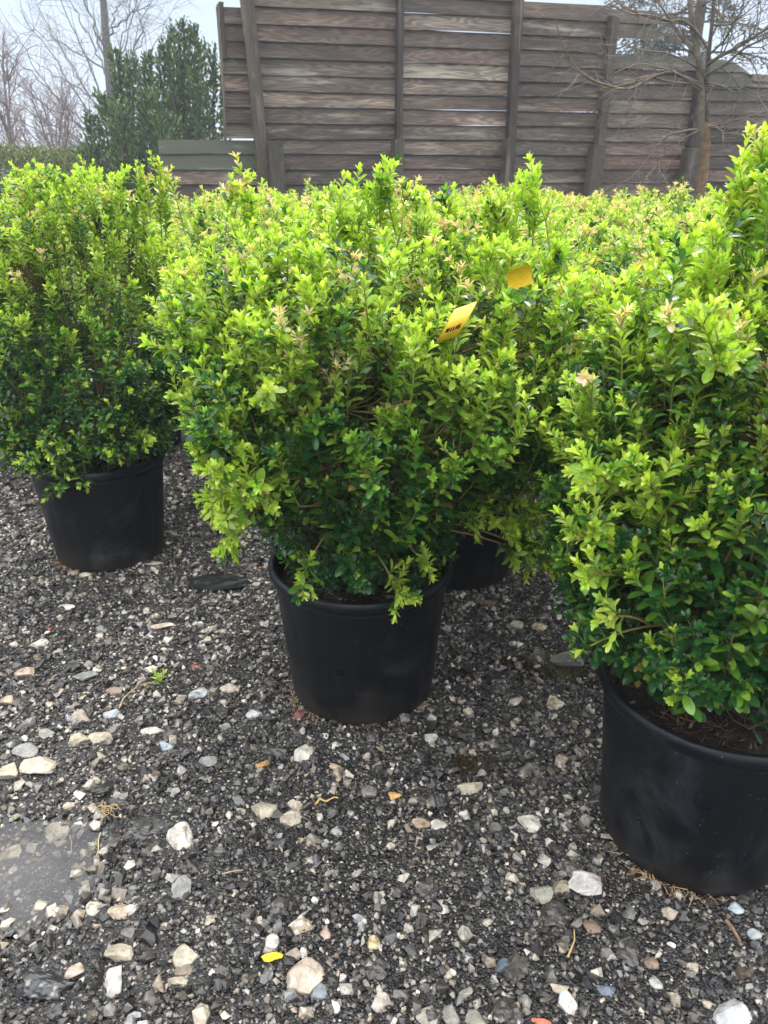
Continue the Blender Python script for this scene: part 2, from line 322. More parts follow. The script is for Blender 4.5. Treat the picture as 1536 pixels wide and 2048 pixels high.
    g3 = N(t, 'ShaderNodeMix', data_type='RGBA'); t.links.new(g2.outputs[2], g3.inputs[6]); g3.inputs[7].default_value = (0.36, 0.35, 0.33, 1); t.links.new(r4.outputs[0], g3.inputs[0])
    tn = N(t, 'ShaderNodeMix', data_type='RGBA', blend_type='MULTIPLY'); tn.inputs[0].default_value = 1; t.links.new(g3.outputs[2], tn.inputs[6]); tn.inputs[7].default_value = (tone[0] * .90, tone[1] * .84, tone[2] * .73, 1)
    t.links.new(tn.outputs[2], p.inputs['Base Color']); p.inputs['Roughness'].default_value = 0.65
    b = N(t, 'ShaderNodeBump'); b.inputs['Strength'].default_value = 0.4; b.inputs['Distance'].default_value = 0.003; t.links.new(ad.outputs[0], b.inputs['Height']); t.links.new(b.outputs[0], p.inputs['Normal'])
    return m
M_board = wood_mat('weathered_board'); M_post = wood_mat('weathered_post', (0.8, 0.78, 0.78))

# ------------------------------------------------------------------ ground
PUD = [  # centre, half sizes, depth of the hollow
    (gpt(20, 1740), (0.20, 0.11), 0.030), (gpt(90, 1660), (0.11, 0.045), 0.014),
    (gpt(935, 1525), (0.075, 0.05), 0.014), (gpt(1110, 1330), (0.13, 0.075), 0.014), (gpt(1100, 1110), (0.30, 0.16), 0.016)]
def H(x, y):
    h = 0.012 * (fbm(x * 3.0, y * 3.0, 2, 3) - 0.5) + 0.008 * (fbm(x * 14, y * 14, 2, 9) - 0.5)
    near = np.exp(-((x / 3.0) ** 2 + ((y - 1.8) / 3.0) ** 2))
    h = h * near
    for c, s, d in PUD:
        q = ((x - c[0]) / s[0]) ** 2 + ((y - c[1]) / s[1]) ** 2
        h = h - d * np.exp(-q * 1.1)
    return h
def axis(a, b, step, far, n):
    mid = np.arange(a, b, step)
    t = np.linspace(0, 1, n + 1)[1:]
    return np.concatenate([(a - (far) * t[::-1] ** 3), mid, b + far * t ** 3])
gx = axis(-2.2, 2.2, 0.009, 150, 24); gy = axis(0.25, 4.2, 0.009, 150, 24)
X, Y = np.meshgrid(gx, gy)
Z = H(X, Y)
fine = (np.abs(X) < 2.2) & (Y > 0.2) & (Y < 4.2)
Z = Z + np.where(fine, 0.0045 * (vnoise(X * 95, Y * 95, 21) - 0.5) + 0.003 * (vnoise(X * 50, Y * 50, 22) - 0.5), 0)
V = np.stack([X, Y, Z], -1).reshape(-1, 3); nx, ny = len(gx), len(gy)
i = np.arange(ny - 1)[:, None] * nx + np.arange(nx - 1)[None, :]
F = np.stack([i, i + 1, i + nx + 1, i + nx], -1).reshape(-1, 4)
ground = link('ground', mesh_np('ground', V, [F]), M_ground); tag(ground, kind='structure')

def puddle(name, c, s, z, m, seed):
    k = 48; a = np.arange(k) * 2 * math.pi / k
    rr = 1.0 + 0.35 * (fbm(np.cos(a) * 2 + 5, np.sin(a) * 2 + 5, 3, seed) - 0.5)
    pts = np.stack([c[0] + s[0] * 1.5 * rr * np.cos(a), c[1] + s[1] * 1.5 * rr * np.sin(a), np.full(k, z)], -1)
    V = np.concatenate([pts, [[c[0], c[1], z]]])
    F = np.stack([np.arange(k), (np.arange(k) + 1) % k, np.full(k, k)], -1)
    o = link(name, mesh_np(name, V, [F]), m); return tag(o, kind='structure')
M_w1 = water_mat('puddle_water', (0.86, 0.84, 0.80, 1), (0.34, 0.33, 0.33, 1), 0.13, PUD[0][0], (0.19, 0.12))  # grey diffuse: cloudy water, with pale sky reflection painted into its colour
M_w2 = water_mat('brown_puddle_water', (0.62, 0.50, 0.38, 1), (0.07, 0.05, 0.035, 1), 0.30)
puddle('puddle', PUD[0][0], (0.30, 0.17), -0.0115, M_w1, 1)
puddle('puddle', PUD[2][0], (0.09, 0.06), -0.0075, M_w2, 2)
puddle('puddle', PUD[3][0], (0.14, 0.085), -0.0075, M_w2, 3)
puddle('puddle', PUD[4][0], (0.28, 0.15), -0.0080, M_w2, 4)

# ------------------------------------------------------------------ rocks
def hull_rock(n, seed, flat=0.7):
    import bmesh
    r = np.random.default_rng(seed); p = nrm(r.normal(size=(n, 3))) * r.uniform(0.8, 1.1, (n, 1)); p *= np.array([1, r.uniform(0.65, 0.95), flat * r.uniform(0.8, 1.1)])
    bm = bmesh.new(); [bm.verts.new(q) for q in p]; bmesh.ops.convex_hull(bm, input=bm.verts)
    for v in [v for v in bm.verts if not v.link_faces]: bm.verts.remove(v)
    bm.verts.index_update(); V = np.array([v.co[:] for v in bm.verts]); F = np.array([[v.index for v in f.verts] for f in bm.faces if len(f.verts) == 3]); bm.free()
    return V, F
def ico(sub):
    import bmesh
    bm = bmesh.new(); bmesh.ops.create_icosphere(bm, subdivisions=sub, radius=1); V = np.array([v.co[:] for v in bm.verts]); F = np.array([[v.index for v in f.verts] for f in bm.faces]); bm.free(); return V, F
ICO4 = ico(4); ICO3 = ico(3); ICO2 = ico(2)
def n3(V, f, seed):
    return (vnoise(V[:, 0] * f + 9, V[:, 1] * f + 3, seed) + vnoise(V[:, 1] * f + 5, V[:, 2] * f + 7, seed + 1) + vnoise(V[:, 2] * f + 2, V[:, 0] * f + 8, seed + 2)) / 3 - 0.5
def chunky(seed, planes=9, rough=0.10, base=ICO4, knob=0.0):
    r = np.random.default_rng(seed); V = base[0].copy()
    for k in range(planes):
        nn = nrm(r.normal(size=3)); d = r.uniform(0.42, 0.80)
        dd = V @ nn; over = np.maximum(dd - d, 0); V = V - nn * (over * 0.98)[:, None]
    V = V * (1 + rough * n3(V, 2.2, seed)[:, None] + rough * 0.5 * n3(V, 6.5, seed + 5)[:, None])
    if knob: V = V * (1 + knob * n3(V, 9.0, seed + 11) + knob * .6 * n3(V, 17.0, seed + 17))[:, None]
    return V, base[1]
TPL = [hull_rock(int(11 + k % 6), 100 + k) for k in range(28)]
POTS = dict(C=(-0.05, 1.485), L=(-0.86, 2.17), R=(0.565, 1.06), C2=(0.22, 2.07), L2=(-1.03, 3.2), M=(-0.42, 2.72), L3=(-1.76, 2.85), R2=(0.80, 1.87))
def randrot(n, r, tilt=1.0):
    q = r.normal(size=(n, 4)); q[:, 1:3] *= tilt; q /= np.linalg.norm(q, axis=1, keepdims=True); a, b, c, d = q.T
    return np.stack([np.stack([1 - 2 * (c * c + d * d), 2 * (b * c - a * d), 2 * (b * d + a * c)], -1), np.stack([2 * (b * c + a * d), 1 - 2 * (b * b + d * d), 2 * (c * d - a * b)], -1), np.stack([2 * (b * d - a * c), 2 * (c * d + a * b), 1 - 2 * (b * b + c * c)], -1)], 1)
PAL_DARK = np.array([(.013, .012, .011), (.022, .020, .018), (.033, .029, .025), (.016, .015, .015), (.046, .040, .034), (.032, .026, .020)])
PAL_MID = np.array([(.10, .085, .072), (.13, .12, .11), (.085, .078, .070), (.15, .125, .095), (.11, .11, .105), (.095, .075, .055), (.19, .165, .13), (.15, .14, .125), (.065, .06, .052)])
PAL_PALE = np.array([(.34, .30, .24), (.44, .40, .32), (.28, .26, .22), (.36, .31, .23), (.50, .47, .41), (.25, .25, .24), (.31, .25, .19)])

# ---- countable stones: (px, py, width px, height px, colour, flatness, label)
CREAM, WHITE, GREY, TAN, BLUE, BROWN, RED, ORANGE = (.42, .37, .275), (.50, .47, .40), (.24, .235, .22), (.36, .28, .20), (.24, .28, .30), (.16, .11, .08), (.28, .09, .06), (.42, .24, .09)
DK = (.045, .042, .040)
STONES = [
 (75,1526,72,46,CREAM,.6,'largest cream boulder-like stone near the left edge, above the grey puddle'),
 (52,1500,46,34,GREY,.7,'round grey stone touching the back of the largest cream stone at left'),
 (12,1540,50,38,CREAM,.6,'cream stone cut by the left edge beside the largest cream stone'),
 (12,1676,44,54,CREAM,.6,'pale cream stone cut by the left edge at the rim of the puddle'),
 (110,1634,46,46,WHITE,.6,'white angular stone standing at the back rim of the grey puddle'),
 (606,1502,46,42,WHITE,.6,'bright white wedge stone below the left foot of the centre pot'),
 (522,1611,58,46,CREAM,.5,'broad flat pale stone in the middle foreground, pointed at the top right'),
 (580,1634,44,34,(.42,.36,.28),.55,'beige flat stone just right of the broad flat pale stone'),
 (586,1606,20,20,WHITE,.7,'small snow white chip behind the beige flat stone'),
 (358,1664,58,56,WHITE,.5,'pale angular stone with a narrow top, right of the puddle'),
 (364,1770,38,52,GREY,.6,'smooth grey green stone below the pale angular stone'),
 (238,1815,40,42,(.42,.33,.24),.7,'tan blocky stone at the front right of the puddle'),
 (186,1806,36,30,WHITE,.6,'white ragged stone lying between puddle and tan blocky stone'),
 (237,1906,52,44,CREAM,.65,'cream stone with a yellow side in the bottom left gravel'),
 (230,1956,42,54,(.42,.40,.37),.6,'long pale grey stone right under the cream stone with yellow side'),
 (374,1909,46,42,CREAM,.7,'squarish cream stone in the lower left foreground'),
 (355,1961,38,20,CREAM,.5,'slim pale oval stone below the squarish cream stone'),
 (368,1941,34,20,(.20,.16,.12),.5,'brown grey flat stone under the squarish cream stone'),
 (152,1938,32,32,(.42,.34,.28),.7,'pinkish beige stone left of the long pale grey stone'),
 (606,1946,76,66,(.48,.40,.31),.65,'biggest rounded cream stone at the bottom, right of the yellow chip'),
 (638,1977,38,30,(.22,.24,.25),.6,'blue grey stone leaning on the biggest rounded cream stone'),
 (602,1848,46,32,WHITE,.6,'white knobbly stone above the biggest rounded cream stone'),
 (543,1882,28,34,WHITE,.6,'small upright white stone directly above the yellow chip'),
 (652,1862,24,24,(.38,.27,.22),.7,'small pink stone right of the white knobbly stone'),
 (747,1880,24,28,(.48,.42,.24),.7,'small yellowish cream stone at the bottom centre'),
 (690,1974,32,24,(.36,.34,.29),.6,'pale grey blocky stone right of the blue grey stone'),
 (760,1998,38,36,(.46,.40,.34),.6,'beige angular stone at the bottom centre edge'),
 (155,1480,40,30,CREAM,.7,'left of two cream stones side by side in front of the left pot'),
 (200,1476,42,28,CREAM,.6,'right of two cream stones side by side in front of the left pot'),
 (308,1461,46,22,WHITE,.4,'flat white stone between the green sprig and the grey puddle'),
 (331,1492,32,26,(.30,.36,.38),.7,'pale blue green stone below the flat white stone'),
 (415,1522,36,26,GREY,.7,'grey stone between the pale blue green stone and the white wedge'),
 (526,1526,26,20,ORANGE,.6,'orange brown pebble left of the bright white wedge stone'),
 (668,1532,26,15,(.42,.31,.20),.55,'light tan oval pebble right of the bright white wedge stone'),
 (738,1582,28,30,(.22,.21,.19),.7,'dull grey stone left of the yellow orange pebble'),
 (788,1588,30,17,(.62,.36,.12),.5,'yellow orange oval pebble, brightest coloured one in front of the centre pot'),
 (943,1574,52,30,CREAM,.55,'oval cream stone at the front of the small brown puddle'),
 (1055,1641,48,36,WHITE,.6,'chunky white stone left of the foot of the right pot'),
 (878,1648,56,26,WHITE,.35,'flat white shard lying in the middle foreground'),
 (842,1645,34,24,TAN,.4,'tan flat stone tucked against the flat white shard'),
 (1098,1680,20,24,WHITE,.6,'small white upright chip right of the chunky white stone'),
 (1171,1768,66,52,(.46,.43,.40),.6,'largest pale stone beside the foot of the right pot'),
 (1122,1768,38,32,(.26,.22,.16),.7,'brown grey stone in the middle of three beside the right pot'),
 (1080,1780,46,48,(.26,.25,.20),.6,'greenish grey stone, outermost of three beside the right pot'),
 (1166,1620,26,32,(.34,.31,.26),.6,'beige stone close to the side of the right pot'),
 (1106,1400,36,38,CREAM,.6,'cream wedge stone left of the middle of the right pot'),
 (1029,1403,28,18,(.42,.36,.30),.6,'small beige stone left of the cream wedge stone'),
 (1037,1246,31,24,CREAM,.65,'left of two cream stones behind the wet dark patch'),
 (1084,1250,36,25,(.48,.40,.28),.65,'right of two cream stones behind the wet dark patch'),
 (1132,1312,62,44,(.15,.145,.135),.75,'big pitted grey rock under the overhanging leaves of the right shrub'),
 (1002,1355,52,50,(.020,.020,.021),.7,'large black asphalt lump in the wet dark patch'),
 (1066,1562,52,50,(.04,.034,.03),.75,'dark brown asphalt lump right of the small brown puddle'),
 (975,1203,32,22,(.13,.075,.05),.7,'red brown stone in front of the pot behind the centre one'),
 (1340,1820,30,33,(.42,.36,.27),.65,'beige pear shaped stone in front of the right pot'),
 (1470,1815,32,25,(.36,.41,.43),.6,'pale blue flat stone in front of the right pot'),
 (1183,1852,33,28,(.20,.13,.085),.6,'brown angular stone below the largest pale stone'),
 (1460,2028,72,50,(.46,.46,.45),.6,'big white stone at the bottom right corner'),
 (1133,2008,38,50,(.58,.58,.56),.6,'long white stone at the bottom, left of the corner stone'),
 (1120,1976,36,20,(.44,.38,.28),.5,'slim tan stone lying on top of the long white stone'),
 (1213,1980,38,24,(.13,.155,.185),.55,'blue grey oval stone right of the slim tan stone'),
 (1005,1930,33,30,(.10,.125,.15),.65,'dark blue grey stone left of the straw in the right foreground'),
 (860,2033,50,44,(.30,.28,.23),.6,'left of three grey stones at the bottom centre edge'),
 (903,2026,34,38,(.22,.21,.18),.6,'middle of three grey stones at the bottom centre edge'),
 (950,2037,50,36,(.24,.23,.18),.6,'right of three grey stones at the bottom centre edge'),
 (1083,2047,38,20,(.50,.15,.08),.5,'orange red stone on the bottom edge'),
 (1303,1920,30,30,(.22,.16,.11),.6,'brown stone in the right foreground gravel'),
 (1388,1930,27,28,CREAM,.5,'cream ribbed stone in the right foreground gravel'),
 (1508,1869,28,24,(.36,.38,.38),.6,'light grey stone at the right edge below the pot'),
 (1313,1905+60,26,22,(.46,.44,.40),.6,'light grey chip between the blue oval and the right corner'),
 (55,1341,42,32,(.40,.32,.25),.7,'beige rounded stone near the left edge before the left pot'),
 (303,1337,36,24,WHITE,.6,'white wedge stone just behind the green sprig'),
 (328,1248,48,20,(.42,.35,.28),.45,'beige flat stone midway between the left and centre pots'),
 (130,1213,38,16,(.50,.46,.38),.4,'flat off white stone just in front of the left pot'),
 (78,1285,38,24,WHITE,.5,'white flat stone left of and before the left pot'),
 (458,1376,38,22,(.42,.36,.29),.5,'flat beige stone left of the centre pot'),
 (394,1386,38,26,(.34,.36,.36),.65,'pale grey rough stone left of the flat beige stone'),
 (162,1430,38,28,(.36,.30,.24),.65,'tan stone in front of the left pot with a pointed top'),
 (223,1426,30,24,(.36,.38,.38),.65,'light grey stone by the end of the dry stem'),
 (508,1425,30,24,(.44,.45,.44),.65,'white grey stone beside the foot of the centre pot'),
 (595,1428,27,20,(.16,.055,.045),.65,'dark red pebble touching the foot of the centre pot'),
 (228,1458,30,26,(.19,.19,.18),.7,'rounded mid grey stone above the two cream stones'),
 (14,1398,34,30,TAN,.7,'tan brown stone at the left edge above the large cream ones'),
 (478,1601,30,22,(.18,.18,.165),.7,'grey oval stone left of the broad flat pale stone'),
 (228,1382,32,20,(.24,.17,.12),.6,'brown flat stone left of the dry stem'),
 (392,1333,20,13,RED,.6,'brick red pebble right of the green sprig'),
 (97,1257,13,10,(.55,.12,.06),.6,'tiny bright red pebble in front of the left pot'),
 (170,1149,24,17,CREAM,.6,'cream pebble at the foot of the left pot'),
 (148,1144,20,14,(.38,.31,.24),.6,'tan pebble at the foot of the left pot'),
 (308,1128,30,16,(.40,.36,.29),.5,'pale flat stone at the right foot of the left pot'),
 (168,1352,50,30,(.17,.18,.165),.6,'large green grey stone among gravel before the left pot'),
 (96,1400+560,110,60,(.03,.031,.032),.5,'wide dark asphalt lump in the bottom left corner'),
 (310,1640,100,50,(.05,.048,.046),.35,'low dark asphalt lump with pale chips right of the puddle'),
]
stone_xy = []
for k, (px, py, wpx, hpx, col, flat, lab) in enumerate(STONES):
    g = gpt(px, py + hpx * 0.15); zc = g[1] * math.cos(PITCH) + CAM_H * math.sin(PITCH)
    wd = wpx / FPX * zc / 2 * 1.16
    V, Fc = chunky(503 + k * 7, planes=(8 + k % 6) if col[0] > .07 else 3, rough=0.24 if col[0] > 0.07 else 0.7, base=ICO4 if wpx > 34 else ICO3, knob=0.0 if col[0] > .07 else .55)
    V = V / np.abs(V).max(axis=0)
    asp = min(max(hpx / wpx, 0.4), 1.35)
    dep = asp * 1.05
    V = V * np.array([wd, wd * dep, wd * flat * 0.8 * min(asp + .2, 1)])
    rs = np.random.default_rng(k); c0 = np.array(col)
    tone = 1 + 0.7 * n3(V / wd, 1.8, 900 + k)[:, None] + .4 * n3(V / wd, 7.0, 930 + k)[:, None]
    cv = c0[None, :] * tone
    if col[0] < 0.07: cv = np.where((n3(V / wd, 9, 77 + k) > 0.19)[:, None], np.array([.28, .26, .22])[None, :], cv)
    elif k % 3 == 0: cv = np.where((n3(V / wd, 3.2, 60 + k) > 0.13)[:, None], c0[None, :] * np.array([0.62, 0.52, 0.40]), cv)
    o = link('stone', mesh_np('stone', V, [Fc], cv, smooth=True), M_gravel if col[0] < 0.07 else M_stone)
    z0 = float(H(g[0], g[1])); o.location = (g[0], g[1], z0 + wd * flat * 0.10)
    o.rotation_euler = (rs.uniform(-.15, .15), rs.uniform(-.15, .15), rs.uniform(-.25, .25))
    tag(o, lab, 'stone', 'larger stones lying in the gravel')
    stone_xy.append((g[0], g[1], wd * 0.8))
stone_xy = np.array(stone_xy)

# ---- gravel: one mass nobody could count
def scatter(n, y0, y1, r, pad=0.35):
    y = r.uniform(0, 1, n); y = y0 + (y1 - y0) * y
    hw = 0.47 * (y * 0.92 + 0.42) + pad
    keep = r.uniform(0, 1, n) < hw / (0.47 * (y1 * 0.92 + 0.42) + pad)
    y, hw = y[keep], hw[keep]; x = r.uniform(-1, 1, len(y)) * hw
    ok = np.ones(len(x), bool)
    for (a, b) in POTS.values(): ok &= ((x - a) ** 2 + (y - b) ** 2) > 0.158 ** 2
    return x[ok], y[ok]
gr = np.random.default_rng(11)
parts = []
def batch(n, y0, y1, smin, smax, pal_w, power=2.0, lift=0.25, avoid=True, flat=0.8):
    x, y = scatter(n, y0, y1, gr); m = len(x)
    patch = fbm(x * 3.2, y * 3.2, 2, 41)
    s = smin + (smax - smin) * gr.uniform(0, 1, m) ** power
    if avoid:
        d = np.full(m, 9.0)
        for (a, b, w_) in stone_xy: d = np.minimum(d, np.hypot(x - a, y - b) - w_)
        ok = d > s * 0.25; x, y, s, patch = x[ok], y[ok], s[ok], patch[ok]; m = len(x)
    u = gr.uniform(0, 1, m) + (patch - 0.5) * 0.35
    # paler and stonier towards the back left, as in the yard
    u = u + 0.10 * np.clip((y - 1.4), 0, 1) * (x < 0.1)
    w1, w2 = pal_w
    col = PAL_DARK[gr.integers(0, len(PAL_DARK), m)]
    mid = u > w1; col = np.where(mid[:, None], PAL_MID[gr.integers(0, len(PAL_MID), m)], col)
    pal = u > w2; col = np.where(pal[:, None], PAL_PALE[gr.integers(0, len(PAL_PALE), m)], col)
    col = col * gr.uniform(0.75, 1.2, (m, 1))
    z = H(x, y) + s * lift
    parts.append((x, y, z, s, col, gr.integers(0, len(TPL), m), randrot(m, gr, 0.45)))
batch(30000, 0.45, 2.3, 0.0016, 0.0034, (0.56, 0.86), 1.0, 0.8, False)     # fines
batch(44000, 0.45, 2.3, 0.0034, 0.0080, (0.54, 0.84), 1.5, 0.45)
batch(9500, 0.45, 2.4, 0.0070, 0.0150, (0.48, 0.76), 1.7, 0.3)
batch(700, 0.50, 2.4, 0.0140, 0.0200, (0.40, 0.70), 1.5, 0.2)
batch(46000, 2.2, 4.6, 0.0038, 0.0095, (0.42, 0.74), 1.6, 0.5)
batch(8500, 2.2, 4.6, 0.0090, 0.0180, (0.36, 0.66), 2.0, 0.35)
batch(9000, 4.5, 8.0, 0.0070, 0.0150, (0.50, 0.78), 1.6, 0.5)
_n = len(TPL)
a_ = gr.uniform(0, 6.28, 150); q_ = gr.uniform(.45, 1.15, 150); x = PUD[0][0][0] + .24 * q_ * np.cos(a_); y = PUD[0][0][1] + .135 * q_ * np.sin(a_); s_ = gr.uniform(.006, .017, 150)
parts.append((x, y, H(x, y) + s_ * .45, s_, np.where((gr.random(150) < .5)[:, None], PAL_PALE[gr.integers(0, 7, 150)], PAL_MID[gr.integers(0, 8, 150)]), gr.integers(0, _n, 150), randrot(150, gr, .4)))
for k in range(8):
    v_, f_ = chunky(800 + k, 3, .8, ICO3, .6); TPL.append((v_ * np.array([1, .85, .6]), f_))
x, y = scatter(520, 0.5, 3.6, gr); m = len(x); s_ = gr.uniform(.011, .026, m)
parts.append((x, y, H(x, y) + s_ * .12, s_, PAL_DARK[gr.integers(0, 6, m)] * gr.uniform(.9, 1.7, (m, 1)), _n + gr.integers(0, 8, m), randrot(m, gr, .12)))
cat_ = [np.concatenate([p[q] for p in parts]) for q in range(7)]
Vs, Fs, Cs = [], [], []; base = 0
for k, (tv, tf) in enumerate(TPL):
    sel = np.where(cat_[5] == k)[0]
    x, y, z, s, col, Rm = [cat_[q][sel] for q in (0, 1, 2, 3, 4, 6)]
    vv = np.einsum('nij,vj->nvi', Rm, tv) * s[:, None, None]
    vv[:, :, 2] *= 0.85
    vv = vv + np.stack([x, y, z], -1)[:, None, :]
    nv = len(tv)
    Vs.append(vv.reshape(-1, 3)); Fs.append((tf[None] + (np.arange(len(sel)) * nv)[:, None, None] + base).reshape(-1, 3))
    Cs.append(np.repeat(col, nv, 0)); base += len(sel) * nv
gravel = link('gravel', mesh_np('gravel', np.concatenate(Vs), [np.concatenate(Fs)], np.concatenate(Cs), smooth=False), M_gravel)
tag(gravel, 'wet black asphalt crumbs mixed with pale pebbles covering the yard', 'gravel', kind='stuff')
del Vs, Fs, Cs, parts, cat_

# ------------------------------------------------------------------ leaves
def leaf_template(kind):
    if kind == 0: rows = [(0, 0), (.13, .085), (.38, .205), (.66, .235), (.88, .165), (.975, .07), (1, 0)]
    elif kind == 1: rows = [(0, 0), (.4, .21), (.82, .19), (1, 0)]
    else: rows = [(0, 0), (.5, .24), (1, 0)]
    V, F4, F3 = [], [], []
    idx = []
    for t, hw in rows:
        zz = 0.10 * t - 0.20 * t * t
        if hw == 0: idx.append([len(V)]); V.append((0, t, zz))
        else:
            idx.append([len(V), len(V) + 1, len(V) + 2])
            V += [(-hw, t, zz + hw * .38), (0, t, zz), (hw, t, zz + hw * .38)]
    for a, b in zip(idx[:-1], idx[1:]):
        if len(a) == 1: F3 += [(a[0], b[1], b[0]), (a[0], b[2], b[1])]
        elif len(b) == 1: F3 += [(a[0], a[1], b[0]), (a[1], a[2], b[0])]
        else: F4 += [(a[0], a[1], b[1], b[0]), (a[1], a[2], b[2], b[1])]
    mid = np.array([1.0 if abs(v[0]) < 1e-6 else 0.0 for v in V])
    return np.array(V), np.array(F4).reshape(-1, 4), np.array(F3).reshape(-1, 3), mid
LT = [leaf_template(k) for k in range(3)]
class Leaves:
    def __init__(s): s.P, s.Y, s.Z, s.L, s.W, s.C = [], [], [], [], [], []
    def add(s, P, Y, Z, L, W, C):
        s.P.append(P); s.Y.append(Y); s.Z.append(Z); s.L.append(L); s.W.append(W); s.C.append(C)
    def build(s, kind, wfac=1.0):
        P, Y, Z, L, W, C = [np.concatenate(a) for a in (s.P, s.Y, s.Z, s.L, s.W, s.C)]
        Y = nrm(Y); X = nrm(np.cross(Y, Z)); Z = np.cross(X, Y)
        tv, f4, f3, mid = LT[kind]; n, nv = len(P), len(tv)
        V = P[:, None] + (X[:, None] * (tv[None, :, 0:1] * W[:, None, None] * wfac) + Y[:, None] * tv[None, :, 1:2] + Z[:, None] * tv[None, :, 2:3]) * L[:, None, None]
        off = (np.arange(n) * nv)[:, None, None]
        C = C[:, None, :] * (1 + 0.18 * mid[None, :, None])
        return V.reshape(-1, 3), (f4[None] + off).reshape(-1, 4), (f3[None] + off).reshape(-1, 3), C.reshape(-1, 3), n

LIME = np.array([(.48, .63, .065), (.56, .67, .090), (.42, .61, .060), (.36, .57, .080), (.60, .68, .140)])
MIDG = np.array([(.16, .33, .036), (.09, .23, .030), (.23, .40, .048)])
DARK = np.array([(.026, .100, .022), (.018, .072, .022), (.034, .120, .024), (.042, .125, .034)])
CREAMT = np.array([(.72, .58, .36), (.66, .46, .32), (.70, .62, .34)])

def twig(lv, st, r, p0, p1, bend, bright, size, old_pitch=0.0125, newlen=0.035, cream=False, side=True, lime=None, thick=0.0011, tipsize=1.0, midp=None):
    """one shoot from p0 to p1; bright 0..1 = how much of it is new growth"""
    L = np.linalg.norm(p1 - p0); mid = (p0 + p1) / 2 + bend
    nl = newlen * bright
    s, q = [0.008], 0.008
    while q < L:
        q += old_pitch if q < L - nl else 0.0072
        s.append(min(q, L))
    s = np.array(s); t = np.clip(s / L, 0, 1)[:, None]
    P = (1 - t) ** 2 * p0 + 2 * t * (1 - t) * mid + t * t * p1
    T = nrm(2 * (1 - t) * (mid - p0) + 2 * t * (p1 - mid))
    m = len(s); fromtip = (L - s)
    isnew = np.clip((nl - fromtip) / max(nl, 1e-4) + (0.25 if nl > 0 else -1), 0, 1) * (nl > 0)
    ref = nrm(r.normal(size=3)); A = nrm(np.cross(T, ref)); B = np.cross(T, A)
    ph0 = r.uniform(0, 3.14)
    for sgn in (0, math.pi):
        ph = ph0 + np.arange(m) * (math.pi / 2) + sgn + r.normal(0, .22, m)
        rad = A * np.cos(ph)[:, None] + B * np.sin(ph)[:, None]
        tipf = np.clip(1 - fromtip / 0.03, 0, 1)
        ang = np.radians(r.normal(62, 9, m) * (1 - 0.30 * isnew) * (1 - 0.35 * tipf))
        D = T * np.cos(ang)[:, None] + rad * np.sin(ang)[:, None]
        Zn = T * np.sin(ang)[:, None] - rad * np.cos(ang)[:, None]
        Zn = nrm(Zn + np.array([0, 0, .35]) + r.normal(0, .12, (m, 3)))
        Ln = size * r.uniform(.82, 1.15, m) * (1 - 0.28 * isnew) * (1 - 0.38 * tipf * tipsize)
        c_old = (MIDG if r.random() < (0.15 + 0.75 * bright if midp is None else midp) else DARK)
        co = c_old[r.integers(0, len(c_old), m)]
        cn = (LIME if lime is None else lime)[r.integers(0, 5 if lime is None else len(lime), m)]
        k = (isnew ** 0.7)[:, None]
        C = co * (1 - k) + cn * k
        if cream: C = np.where(((fromtip < 0.022) & (r.random(m) < .6))[:, None], CREAMT[r.integers(0, 3, m)], C)
        C = np.where((r.random(m) < .005)[:, None], np.array([.42, .28, .08]), C) * r.uniform(.82, 1.15, (m, 1))
        W = r.uniform(.85, 1.12, m) * (1 - 0.15 * isnew)
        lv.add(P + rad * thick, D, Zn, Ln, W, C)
    # terminal tuft
    tn = 4 if not cream else 7
    ph = r.uniform(0, 6.28) + np.arange(tn) * 6.283 / tn
    rad = A[-1] * np.cos(ph)[:, None] + B[-1] * np.sin(ph)[:, None]
    ang = np.radians(r.uniform(12, 34, tn) if not cream else r.uniform(20, 60, tn))
    D = T[-1] * np.cos(ang)[:, None] + rad * np.sin(ang)[:, None]; Zn = T[-1] * np.sin(ang)[:, None] - rad * np.cos(ang)[:, None]
    cc = (CREAMT[r.integers(0, 3, tn)] if cream else ((LIME if lime is None else lime)[r.integers(0, 5 if lime is None else len(lime), tn)] if nl > 0 else (MIDG if midp is None else DARK * 1.4)[r.integers(0, 3, tn)]))
    lv.add(np.repeat(P[-1:], tn, 0), D, Zn, size * r.uniform(.5, .72, tn), r.uniform(.7, .9, tn) * (0.55 if cream else 1), cc * r.uniform(.9, 1.15, (tn, 1)))
    pts = np.stack([p0, (p0 * .25 + mid * .5 + p1 * .25), p1]); green = np.array([.20, .26, .05]) if bright > .3 else np.array([.12, .13, .04])
    st.append((pts, np.array([thick * 1.25, thick, thick * .6]), np.stack([np.array([.20, .15, .055]), green, green * 1.2])))
    # side shoots
    if side and L > 0.05:
        for _ in range(r.integers(2, 5) if bright > 0.3 else r.integers(1, 3)):
            tt = r.uniform(.35, .92); k = min(int(tt * m), m - 1)
            ph = r.uniform(0, 6.28); rad = A[k] * math.cos(ph) + B[k] * math.sin(ph)
            d = nrm(T[k] * math.cos(.75) + rad * math.sin(.75) + np.array([0, 0, .22])); l2 = r.uniform(.018, .042)
            br2 = bright if r.random() < .85 else 0
            twig(lv, st, r, P[k], P[k] + d * l2, np.array([0, 0, -.002]), br2 if midp is None or r.random() < .4 else 0, size * .86, 0.0105, min(newlen, 0.03), cream and r.random() < .5, False, lime, thick * .75, 1.0, midp)

